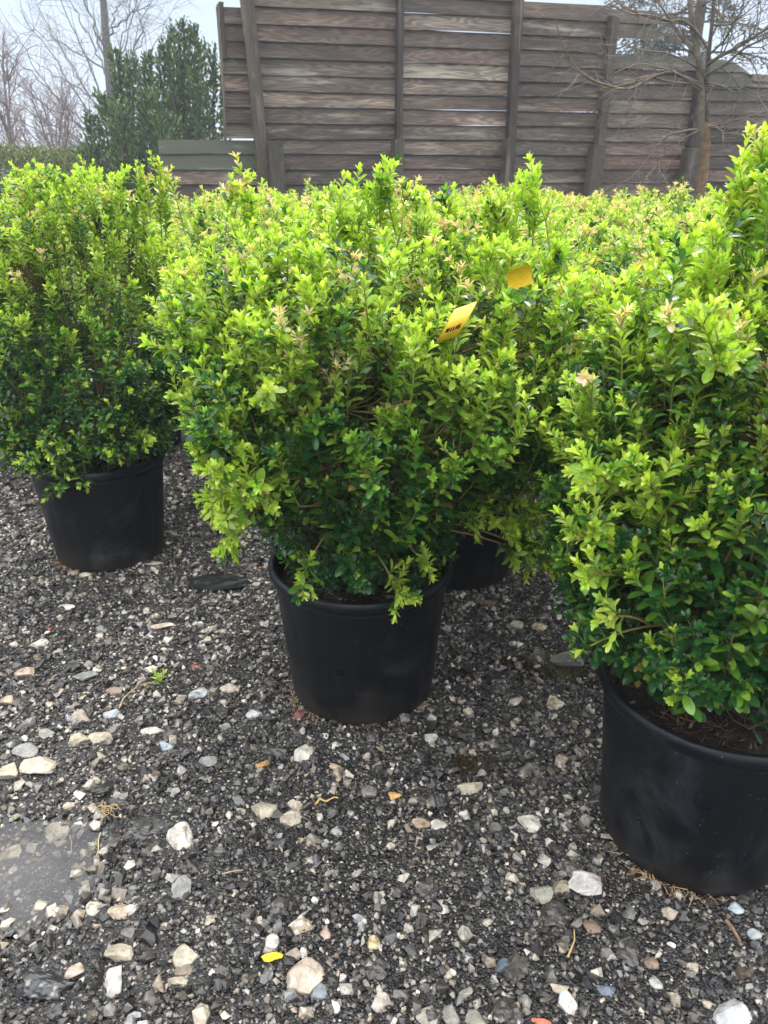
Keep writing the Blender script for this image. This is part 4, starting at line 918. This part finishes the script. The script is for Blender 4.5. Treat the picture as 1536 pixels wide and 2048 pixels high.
# ------------------------------------------------------------------ fence
PHI = math.atan(.249); UD = np.array([math.cos(PHI), math.sin(PHI), 0]); ND = np.array([-math.sin(PHI), math.cos(PHI), 0])
fence = empty('wooden_fence', (0, 8.5, 0), PHI); tag(fence, 'tall weathered fence of wide horizontal boards behind the shrubs', 'fence')
fr_ = np.random.default_rng(12)
def board_panel(rows, yoff, name='board_panel', mat_=M_board):
    """rows: (u0,u1,z0,z1, shade, red, green, endcut) in fence coordinates; u along, z up"""
    Vs, Fs, Cs, Us = [], [], [], []; base = 0
    for (u0, u1, z0, z1, sh, red, grn, cut) in rows:
        n = max(6, int((u1 - u0) / .12)); u = np.linspace(u0, u1, n); tb = fr_.uniform(0, 100)
        lo = z0 - .005 + .010 * np.clip((fbm(u * 1.3 + tb, u * 0 + 1, 2, 5) - .42) * 2.2, 0, 1) ** .7; hi = z1 + .006 - .010 * np.clip((fbm(u * 1.1 + tb, u * 0 + 9, 2, 6) - .45) * 2, 0, 1)
        if cut is not None: hi = np.minimum(hi, cut(u)); lo = np.minimum(lo, hi - .003)
        tilt = fr_.uniform(.0110, .0125); y0 = yoff + fr_.uniform(-.001, .001)
        bow = .006 * (fbm(u * .9 + tb, u * 0 + 4, 2, 8) - .5)
        fl, fh = y0 - tilt + bow, y0 + tilt + bow          # lower edge kicks out
        ring = np.stack([np.stack([u, fl, lo], -1), np.stack([u, fh, hi], -1), np.stack([u, fh + .020, hi], -1), np.stack([u, fl + .020, lo], -1)], 1)
        Vs.append(ring.reshape(-1, 3)); i = np.arange(n - 1)[:, None] * 4; j = np.arange(4)[None, :]; j2 = (j + 1) % 4
        Fs.append(np.stack([i + j, i + 4 + j, i + 4 + j2, i + j2], -1).reshape(-1, 4) + base)
        Fs.append(np.array([[0, 1, 2, 3]]) + base); Fs.append(np.array([[3, 2, 1, 0]]) + base + (n - 1) * 4)
        ou, ov = fr_.uniform(0, 50), fr_.uniform(0, 50)
        uvv = np.stack([np.repeat(u + ou, 4), np.stack([lo - z0, hi - z0, hi - z0 + .02, lo - z0 - .02], -1).reshape(-1) + ov], -1)
        Us.append(uvv); Cs.append(np.tile([sh, red, grn], (n * 4, 1))); base += n * 4
    o = link(name, mesh_np(name, np.concatenate(Vs), [np.concatenate(Fs)], np.concatenate(Cs), uv=np.concatenate(Us), smooth=False), mat_, fence)
    return o
def rows(u0, u1, z0, z1, pitch=.135, phase=1.069, cut=None, **kw):
    k = math.floor((z0 - phase) / pitch + 1e-6); out_ = []
    z = phase + k * pitch
    while z < z1 - .03:
        a, b = max(z, z0), min(z + pitch, z1)
        sh = float(np.clip(fr_.normal(.0, .15), -.28, .34)); red = float(np.clip(fr_.normal(.25, .3), 0, .9)); grn = float(np.clip(fr_.normal(-.05, .15), 0, .5))
        if 'grn' in kw and z > kw.get('gz', 0): grn = kw['grn']
        out_.append((u0, u1, a, b, sh + kw.get('sh', 0), red, grn, cut)); z += pitch
    return out_
def z_rows(panel, z, **kw): pass
B1 = rows(-1.26, .118, -.02, 2.68); board_panel(B1, 0)
B2 = rows(.122, 1.300, -.02, 2.68)
PALE_B = {1.879: .46, 1.744: .20, 1.474: .24, 1.339: .16}
B2 = [(a, b, c, d, next((v_ for z_, v_ in PALE_B.items() if abs(c - z_) < .03), sh), re if abs(c - 1.879) > .03 else 0, gn, ct) for (a, b, c, d, sh, re, gn, ct) in B2]; board_panel(B2, 0)
board_panel(rows(1.304, 2.345, -.02, 2.55), 0)
def brk(u): return np.where(u > 2.80, 2.43 - (u - 2.80) * .6, 9)
tail = [(2.349, 2.86, 2.419, 2.53, .0, .1, .3, None), (2.349, 2.97, 2.284, 2.415, -.02, .2, .35, lambda u: np.where(u > 2.88, 2.415 - (u - 2.88) * 1.1, 9))]
low = rows(2.349, 3.44, -.02, 2.135, grn=.45, gz=1.99); board_panel(tail + low, 0)
def cut2(u): return np.where(u > 3.75, 2.125 - .14 * np.clip((u - 3.75) / .35, 0, 1) ** 1.5, 2.125)
rr_ = rows(3.444, 4.10, 1.86, 2.13, grn=.55, gz=1.0, cut=cut2, phase=1.069); rr2 = rows(3.444, 7.5, -.02, 1.93, sh=-.03); rr3 = rows(4.10, 7.5, 1.93, 2.0, grn=.2, gz=1)
board_panel(rr_ + rr2 + rr3, 0)
board_panel(rows(-1.545, -1.225, 1.345, 2.405), .065)
board_panel([(a, b, c, d, sh - .1, re, gn, ct) for (a, b, c, d, sh, re, gn, ct) in rows(-2.18, -1.18, -.02, 1.325, grn=.85, gz=1.0)], .062)
def post(name, u0, z0, u1, z1, w0, w1, y0, dep, mat_=M_post, sh=-.05, grn=0, top=0.0):
    n = 14; t = np.linspace(0, 1, n)[:, None]; cu = u0 + (u1 - u0) * t[:, 0] + .006 * np.sin(t[:, 0] * 7 + u0 * 9); z = z0 + (z1 - z0) * t[:, 0]; w_ = w0 + (w1 - w0) * t[:, 0]
    b = .12; prof = [(-1, 0), (-1 + b, -b * .7), (1 - b, -b * .7), (1, 0), (1, 1), (-1, 1)]
    ring = np.stack([np.stack([cu + w_ / 2 * a, y0 + dep * c * np.ones(n), z + (top * a if 0 else 0)], -1) for a, c in prof], 1)
    k = 6; V = ring.reshape(-1, 3); V[-k:, 2] += np.array([a * top for a, c in prof]); i = np.arange(n - 1)[:, None] * k; j = np.arange(k)[None, :]; j2 = (j + 1) % k
    F = [np.stack([i + j, i + j2, i + k + j2, i + k + j], -1).reshape(-1, 4), np.array([[5, 4, 3, 2, 1, 0]]), np.array([[0, 1, 2, 3, 4, 5]]) + (n - 1) * k]
    ax = np.array([a * .5 for a, c in prof]); uv = np.stack([np.repeat(z + u0 * 3, k), np.tile(ax * .1, n) + u0 * 7], -1)
    o = link(name, mesh_np(name, V, F, np.tile([sh, .1, grn], (len(V), 1)), uv=uv, smooth=False), mat_, fence); return o
post('post', -1.165, -.02, -1.30, 2.75, .115, .115, -.135, .10, sh=.06, grn=.25)
post('post', .150, -.02, .135, 2.75, .062, .062, -.085, .07, sh=-.22)
post('post', 1.318, -.02, 1.318, 2.75, .085, .085, -.11, .085, sh=-.12)
post('post', 2.315, -.02, 2.335, 2.445, .085, .085, -.115, .09, sh=-.02, grn=.15, top=-.012)
post('post', 3.47, -.02, 3.43, 2.02, .10, .10, -.11, .09, sh=-.25)
for u, zt, gr_, ww in ((-1.11, 1.31, .3, .14), (.085, 1.335, .3, .105), (1.255, 1.355, .15, .095), (2.235, 1.295, .4, .14), (3.36, 1.27, .2, .15), (4.75, 1.3, .2, .12)):
    post('stub_post', u, -.02, u + .002, zt, ww, ww, -.245, .12, sh=-.02, grn=gr_, top=.004)
post('trim_strip', -1.552, 1.33, -1.525, 2.42, .022, .022, .0, .03, sh=.28)
post('rail_end', -1.50, 2.0, -1.495, 2.445, .045, .045, .055, .04, sh=.05)

# ------------------------------------------------------------------ trees
def grow(r, it, p, d, L, rad, depth, maxd, col, up=.0, wob=.16, kids=(3, 5), kl=.6, kang=.7, nseg=7, tmin=.25, droop=0.0, spread=None, thin=.35):
    pts = [p]; dd = d.copy()
    for s in range(nseg):
        dd = nrm(dd + r.normal(0, wob / math.sqrt(nseg), 3) * 1.6 + np.array([0, 0, up - droop * (s / nseg)]) / nseg); p = p + dd * L / nseg; pts.append(p)
    pts = np.array(pts); rads = np.linspace(rad, rad * thin, nseg + 1); it.append((pts, rads, np.array(col) * r.uniform(.85, 1.15)))
    if depth >= maxd: return
    for k in range(r.integers(kids[0], kids[1] + 1)):
        t = r.uniform(tmin, .98); f = t * nseg; j = min(int(f), nseg - 1); q = pts[j] + (pts[j + 1] - pts[j]) * (f - j); ax = nrm(pts[j + 1] - pts[j]); ph = r.uniform(0, 6.28)
        a = nrm(np.cross(ax, [.3, .2, .9])); b = np.cross(ax, a); an = kang * r.uniform(.7, 1.3)
        nd = nrm(ax * math.cos(an) + (a * math.cos(ph) + b * math.sin(ph)) * math.sin(an))
        grow(r, it, q, nd, L * kl * r.uniform(.6, 1.1) * (1.15 - .5 * t), rads[j] * .6, depth + 1, maxd, col, up, wob, kids, kl, kang, max(4, nseg - 1), .15, droop, None, thin)
def tree_obj(name, loc, label, cat, trunk_it, crown_it, crown_name='crown', group=None, ks=(8, 4)):
    root = empty(name, loc); tag(root, label, cat, group)
    V, F, C = tubes(trunk_it, ks[0]); link('trunk', mesh_np('trunk', V, F, C), M_bark, root)
    if crown_it: V, F, C = tubes(crown_it, ks[1]); link(crown_name, mesh_np(crown_name, V, F, C), M_bark, root)
    return root
# bare tree in front of the fence, right: origin at (2.72, 7.2)
r = np.random.default_rng(31); TY = 7.2
def bt(px, py, dy=0.0): return at(px, py, TY + dy) - np.array([2.74, TY, 0])
OR = np.array([.17, .105, .058]); GR = np.array([.125, .105, .085]); DKB = np.array([.075, .06, .05])
base_ = bt(1408, 700); base_[2] = -.05; base_[0] = 0.0
tk = []
def poly(pts, r0, r1, cols, n=18):
    P = np.array(pts); t = np.linspace(0, len(P) - 1, n); Q = np.stack([np.interp(t, np.arange(len(P)), P[:, c]) for c in range(3)], -1); Q[1:-1] = (Q[:-2] + 2 * Q[1:-1] + Q[2:]) / 4; c0, c1 = np.array(cols[0]), np.array(cols[1]); w_ = np.linspace(0, 1, n)[:, None]
    return (Q, np.linspace(r0, r1, n), c0 * (1 - w_) + c1 * w_)
b1 = [np.array([0, 0, -.05]), bt(1405, 360), bt(1411, 290), bt(1412, 250)]
tk.append(poly(b1, .047, .038, (OR, OR)))
tk.append(poly([bt(1408, 330), bt(1402, 250), bt(1404, 180), bt(1396, 110), bt(1382, 40), bt(1378, -60)], (.033), .020, (np.array([.125, .10, .07]), GR * 1.2)))
tk.append(poly([bt(1412, 300), bt(1416, 250), bt(1412, 190), bt(1416, 120), bt(1424, 50), bt(1432, -60)], .026, .012, (DKB * 1.2, DKB)))
cw = []
limbs = [  # (points px, start radius)
 ([(1404, 262), (1392, 258), (1330, 270), (1280, 340), (1230, 380)], .010, 0), ([(1408, 170), (1360, 150), (1310, 148), (1270, 165), (1200, 178)], .012, -.2),
 ([(1408, 190), (1350, 140), (1300, 155), (1260, 182), (1190, 165), (1150, 135), (1125, 90), (1110, 40)], .013, -.5), ([(1405, 170), (1340, 165), (1290, 150), (1240, 178), (1180, 162), (1140, 130), (1130, 90)], .012, -.3),
 ([(1414, 130), (1440, 112), (1480, 92), (1530, 60), (1580, 20)], .021, -.3), ([(1412, 150), (1450, 130), (1490, 95), (1540, 72), (1600, 55)], .016, -.6),
 ([(1416, 100), (1400, 70), (1370, 40), (1330, 42), (1290, 32), (1240, 10), (1200, -20)], .014, -.2), ([(1390, 100), (1370, 80), (1340, 40), (1320, 10), (1300, -30)], .013, .2),
 ([(1384, 50), (1350, 45), (1300, 30), (1260, 28), (1220, 8)], .010, -.4), ([(1420, 80), (1440, 40), (1460, 0), (1470, -40)], .010, .1), ([(1424, 50), (1460, 50), (1500, 20), (1536, -10)], .010, -.2),
 ([(1412, 255), (1440, 250), (1490, 235), (1560, 215)], .009, -.3), ([(1412, 280), (1450, 268), (1500, 262), (1560, 262)], .007, -.2), ([(1404, 258), (1370, 275), (1330, 310), (1290, 360)], .006, -.2),
 ([(1400, 140), (1370, 120), (1330, 105), (1280, 100), (1240, 85)], .009, -.6), ([(1418, 110), (1450, 80), (1470, 40), (1500, 0)], .011, -.5), ([(1412, 160), (1390, 110), (1350, 60), (1330, 20), (1290, -20)], .010, -.5),
 ([(1408, 180), (1380, 160), (1340, 140), (1280, 125), (1230, 145)], .008, -.7), ([(1412, 165), (1440, 170), (1470, 185), (1520, 180)], .007, -.5)]
for pts, r0, dy in limbs:
    n_ = len(pts); P = [bt(px, py, dy * k / (n_ - 1)) for k, (px, py) in enumerate(pts)]; col = (GR, GR * 1.1) if pts[-1][0] > 1300 else (GR, np.array([.20, .12, .07]))
    q = poly(P, r0, r0 * .35, col, 22); cw.append(q)
    for k in range(13):
        j = r.integers(4, 21); ax = nrm(q[0][j] - q[0][j - 1]); rd = nrm(np.cross(ax, r.normal(size=3))); d = nrm(ax * .6 + rd * .6 + np.array([0, 0, r.uniform(-.1, .35)]))
        grow(r, cw, q[0][j], d, r.uniform(.18, .55), max(q[1][j] * .45, .0028), 0, 2, GR * r.uniform(.9, 1.5), up=.2, wob=.35, kids=(2, 4), kl=.6, kang=.75, nseg=6)
tree_obj('bare_tree', (2.74, TY, 0), 'leafless tree with spreading twigs and an orange tan trunk in front of the fence', 'tree', tk, cw, 'branches')

# tall bare tree far left
r = np.random.default_rng(33); BY = 20.0; bx = -6.33
def bl(px, py, dy=0): return at(px, py, BY + dy) - np.array([bx, BY, 0])
cb = np.array([.17, .165, .145]); tk = [poly([np.array([.25, 0, -.05]), bl(232, 290), bl(222, 190), bl(213, 90), bl(205, -20), bl(200, -140)], .13, .055, (cb * .55, cb * .7))]
cw = []; LM = [((232, 300), (150, 180), (40, 20)), ((228, 300), (110, 190), (5, 100)), ((222, 290), (120, 230), (0, 150)), ((224, 260), (150, 150), (75, 10)), ((220, 230), (160, 90), (110, -30)),
  ((215, 160), (180, 60), (120, -40)), ((214, 130), (195, 60), (150, -60)), ((219, 190), (240, 110), (262, 0)), ((216, 60), (232, 30), (255, -40)), ((222, 200), (262, 60), (285, -60)), ((228, 230), (285, 140), (345, 20)), ((225, 220), (270, 100), (310, -20)),
  ((190, 300), (90, 250), (10, 190)), ((200, 310), (100, 270), (-30, 210)), ((214, 100), (170, 30), (150, -60)), ((218, 150), (160, 100), (60, 60)), ((222, 210), (150, 180), (50, 110)), ((190, 310), (60, 200), (-20, 60)), ((214, 80), (240, 40), (300, 0)), ((222, 190), (280, 100), (300, 30)), ((226, 250), (170, 200), (90, 40)), ((200, 300), (100, 200), (20, 50))]
for a, b, c in LM:
    dy = r.uniform(-2.2, 2.2); P0, P1, P2 = bl(*a), bl(*b, dy=dy * .6), bl(*c, dy=dy)
    t = np.linspace(0, 1, 16)[:, None]; Q = (1 - t) ** 2 * P0 + 2 * t * (1 - t) * P1 + t * t * P2; Q[1:-1] += r.normal(0, .03, (14, 3)); cw.append((Q, np.linspace(.026, .008, 16), cb * r.uniform(.85, 1.2)))
    for k in range(15):
        j = r.integers(3, 16); ax = nrm(Q[j] - Q[j - 1]); d = nrm(ax * .7 + nrm(r.normal(size=3)) * .75 + np.array([0, 0, .1])); grow(r, cw, Q[j], d, r.uniform(.5, 1.3), .007, 0, 2, cb * r.uniform(1, 1.45), up=.15, wob=.28, kids=(2, 4), kl=.5, kang=.6, nseg=5, droop=.35, thin=.4)
tree_obj('bare_tree', (bx, BY, 0), 'tall bare tree with pale arching branches at the upper left', 'tree', tk, cw, 'branches', ks=(8, 3))
# reddish bare saplings, lower left
for n_, (px, yy, hh, lab) in enumerate([(66, 17.0, 2.6, 'low bare tree with reddish twigs, right of the one at the left edge'), (10, 16.0, 3.1, 'bare reddish twiggy tree at the left edge of the photo'), (125, 19.0, 2.4, 'small hazy bare bush between the reddish trees and the evergreen')]):
    p = at(px, 320, yy); tk, cw = [], []; c2 = np.array([.18, .14, .13])
    for k in range(6 if n_ != 1 else 4):
        d = nrm(np.array([r.normal(0, .28), r.normal(0, .28), 1])); it = tk if k == 0 else cw
        grow(r, it, np.array([r.normal(0, .1), r.normal(0, .1), -.02]), d, hh * r.uniform(.85, 1.1), .035, 0, 0, c2, up=.1, wob=.12, nseg=9)
        Q = it[-1][0]
        for q in range(13): j = r.integers(3, 9); ax = nrm(Q[j] - Q[j - 1]); dd = nrm(ax * .8 + nrm(r.normal(size=3)) * .6 + [0, 0, .25]); grow(r, cw, Q[j], dd, r.uniform(.5, 1.1), .011, 0, 2, c2 * r.uniform(.9, 1.4), up=.2, wob=.3, kids=(3, 5), kl=.6, kang=.55, nseg=5, thin=.45)
    tree_obj('bare_tree', (p[0], p[1], 0), lab, 'tree', tk, cw, 'branches', 'leafless trees in the hazy distance', ks=(6, 3))

def leafy(axes, r, n_per, size, cols, colw=None, kind=2, upness=1.2):
    """axes: (base(3), top(3), r_base, r_top) plumes of small sprays"""
    lv = Leaves()
    for (b, t_, rb, rt, n_) in axes:
        b, t_ = np.array(b, float), np.array(t_, float); n = int(n_per * n_); s = r.uniform(0, 1, n) ** .85; ph = r.uniform(0, 6.28, n)
        clump = fbm(s * 9 + b[0] * 5, ph * 1.2 + t_[0], 2, 3)
        q = (rb + (rt - rb) * s) * np.sqrt(r.uniform(.12, 1, n)) * (.25 + 1.5 * clump ** 1.3); P = b + (t_ - b) * s[:, None] + np.stack([q * np.cos(ph), q * np.sin(ph), r.normal(0, .05, n)], -1)
        D = nrm(np.stack([np.cos(ph) * .7, np.sin(ph) * .7, np.full(n, upness)], -1) + r.normal(0, .42, (n, 3))); Zn = nrm(r.normal(size=(n, 3)) + np.stack([np.cos(ph), np.sin(ph), np.full(n, .6)], -1))
        c = cols[r.integers(0, len(cols), n)] * (.7 + .7 * clump[:, None]) * r.uniform(.8, 1.2, (n, 1))
        lv.add(P, D, Zn, size * r.uniform(.6, 1.4, n), r.uniform(.7, 1.1, n), c)
    V, a4, a3, C, _ = lv.build(kind); return mesh_np('crown', V, [a4, a3], C)
# yew-like evergreen cluster, left
r = np.random.default_rng(41); EY = 12.0; ex = -3.05
def ev(px, py, dy=0): return at(px, py, EY + dy) - np.array([ex, EY, 0])
ax_ = []
for (pb, pt_, yt, rb, rt, dy) in [(258, 232, 108, .34, .10, 0), (262, 262, 118, .30, .09, .3), (275, 295, 118, .32, .10, -.3), (300, 330, 85, .30, .09, .4), (340, 345, 62, .26, .08, 0), (360, 366, 48, .26, .07, .2), (372, 388, 60, .26, .08, -.2), (385, 402, 90, .24, .08, .3), (420, 425, 100, .16, .07, 0), (445, 448, 105, .18, .07, -.2), (225, 205, 195, .28, .10, -.4), (215, 180, 235, .26, .10, -.2), (300, 300, 190, .40, .18, -.5), (350, 352, 150, .40, .2, .5), (400, 405, 170, .25, .15, -.3), (240, 240, 210, .35, .2, -.6), (200, 175, 285, .30, .16, -.2), (330, 325, 230, .35, .2, -.7)]:
    b = ev(pb, 380, dy); b[2] = .15; t_ = ev(pt_, yt, dy); ax_.append((b, t_, rb * .70, rt * .75, (t_[2] - .15) / 2.3 * (rb / .28)))
EVC = np.array([(.035, .085, .020), (.055, .115, .028), (.026, .060, .018), (.11, .16, .035), (.075, .125, .030)])
root = empty('evergreen_tree', (ex, EY, 0)); tag(root, 'dark green many-topped evergreen left of the fence', 'tree')
link('crown', leafy(ax_, r, 1500, .062, EVC, kind=1), M_needle, root)
V, F, C = tubes([(np.stack([np.array([a[0][0] * .5, a[0][1] * .5, -.05]), (a[0] + a[1]) / 2, a[1] - [0, 0, .15]]), np.array([.045, .025, .01]), np.array([.10, .08, .06])) for a in ax_], 6); link('trunk', mesh_np('trunk', V, F, C), M_bark, root)
# conifer behind the fence, right
r = np.random.default_rng(43); NY = 14.0; p0 = at(1395, 60, NY); cx = p0[0]
root = empty('conifer_tree', (cx, NY, 0)); tag(root, 'blue green conifer rising behind the right end of the fence', 'tree')
lv, st = Leaves(), [(np.array([[0, 0, -.05], [0, 0, 3], [0.05, 0, 6.5]]), np.array([.12, .09, .03]), np.array([.10, .075, .055]))]
for k in range(120):
    z = r.uniform(1.6, 6.0); ph = r.uniform(0, 6.28); L = (6.6 - z) * .34 * r.uniform(.7, 1.1) + .3
    if math.cos(ph) > .25 and r.random() < .72: continue
    if math.cos(ph) < 0: L = min(L * 1.2, 2.3)
    d = np.array([math.cos(ph), math.sin(ph), .12]); t = np.linspace(0, 1, 8)[:, None]; Q = np.array([0, 0, z]) + d * L * t + np.array([0, 0, -.35 * L]) * t ** 2; st.append((Q, np.linspace(.02, .006, 8), np.array([.10, .08, .06])))
    n = int(150 * L); s = r.uniform(.2, 1, n); c = np.array([0, 0, z]) + d * L * s[:, None] + np.array([0, 0, -.35 * L]) * (s ** 2)[:, None] + r.normal(0, .06, (n, 3)) * np.array([1, 1, .6]) + np.stack([np.zeros(n), np.zeros(n), -np.abs(r.normal(0, .07, n))], -1)
    lv.add(c, nrm(d + r.normal(0, .6, (n, 3)) + [0, 0, -.4]), nrm(r.normal(size=(n, 3))), r.uniform(.05, .11, n), r.uniform(.4, .7, n), np.array([(.055, .085, .070), (.040, .065, .050), (.075, .100, .080)])[r.integers(0, 3, n)] * r.uniform(.8, 1.2, (n, 1)))
V, a4, a3, C, _ = lv.build(2); link('crown', mesh_np('crown', V, [a4, a3], C), M_needle, root); V, F, C = tubes(st, 5); link('trunk', mesh_np('trunk', V, F, C), M_bark, root)
# hedges far left
def hedge(name, label, x0, x1, y, dep, ztop, cols, n, size, seed):
    r = np.random.default_rng(seed); lv = Leaves(); x = r.uniform(x0, x1, n); top = ztop * (1 - .12 * ((x - (x0 + x1) / 2) / ((x1 - x0) / 2)) ** 4) + .07 * (fbm(x * 2.2, x * 0, 3, seed) - .5)
    th = r.uniform(0, math.pi / 2 * 1.05, n); sh = r.uniform(.86, 1.03, n); yy = -dep * np.cos(th) ** .6 * sh; z = top * np.sin(th) ** .7 * sh; P = np.stack([x - (x0 + x1) / 2, yy, z + .02], -1)
    P = P + r.normal(0, .03, (n, 3)); P[:, 2] = np.maximum(P[:, 2], .01)
    D = nrm(np.stack([np.zeros(n), -np.cos(th) * .7, np.sin(th) + .3], -1) + r.normal(0, .5, (n, 3))); lv.add(P, D, nrm(r.normal(size=(n, 3)) + [0, -.5, .8]), size * r.uniform(.6, 1.3, n), r.uniform(.8, 1.3, n), cols[r.integers(0, len(cols), n)] * r.uniform(.75, 1.25, (n, 1)))
    V, a4, a3, C, _ = lv.build(2); root = empty(name, ((x0 + x1) / 2, y, 0)); tag(root, label, 'hedge'); link('foliage', mesh_np('foliage', V, [a4, a3], C), M_needle, root)
    nst = int((x1 - x0) / .4); st = [(np.array([[x0 + .2 + .4 * k - (x0 + x1) / 2, -dep * .4, -.02], [x0 + .25 + .4 * k - (x0 + x1) / 2, -dep * .4, ztop * .75]]), np.array([.02, .008]), np.array([.08, .06, .04])) for k in range(nst)]
    V, F, C = tubes(st, 5); link('stems', mesh_np('stems', V, F, C), M_bark, root)
hedge('hedge', 'rounded olive green hedge in the distance at the left edge', -8.2, -4.15, 13.0, .9, 1.30, np.array([(.12, .15, .035), (.10, .13, .03), (.16, .18, .05)]), 30000, .05, 51)
hedge('hedge', 'low dark green hedge below the olive one at the left edge', -6.0, -3.7, 9.3, .5, .86, np.array([(.025, .055, .025), (.035, .07, .03)]), 14000, .045, 52)

# ------------------------------------------------------------------ air
hz = bpy.data.materials.new('haze'); hz.use_nodes = True; t = hz.node_tree; t.nodes.clear(); o_ = N(t, 'ShaderNodeOutputMaterial'); pv = N(t, 'ShaderNodeVolumePrincipled')
pv.inputs['Color'].default_value = (.86, .90, .96, 1); pv.inputs['Density'].default_value = 0.0042; t.links.new(pv.outputs[0], o_.inputs['Volume'])
V = np.array([(sx * 160, sy * 160, z) for z in (-1.5, 9.0) for sy in (-1, 1) for sx in (-1, 1)], float)
F = np.array([(0, 2, 3, 1), (4, 5, 7, 6), (0, 1, 5, 4), (2, 6, 7, 3), (0, 4, 6, 2), (1, 3, 7, 5)])
haze = link('haze', mesh_np('haze', V, [F], smooth=False), hz); tag(haze, 'thin grey mist in the damp air over the yard', 'haze', kind='stuff')
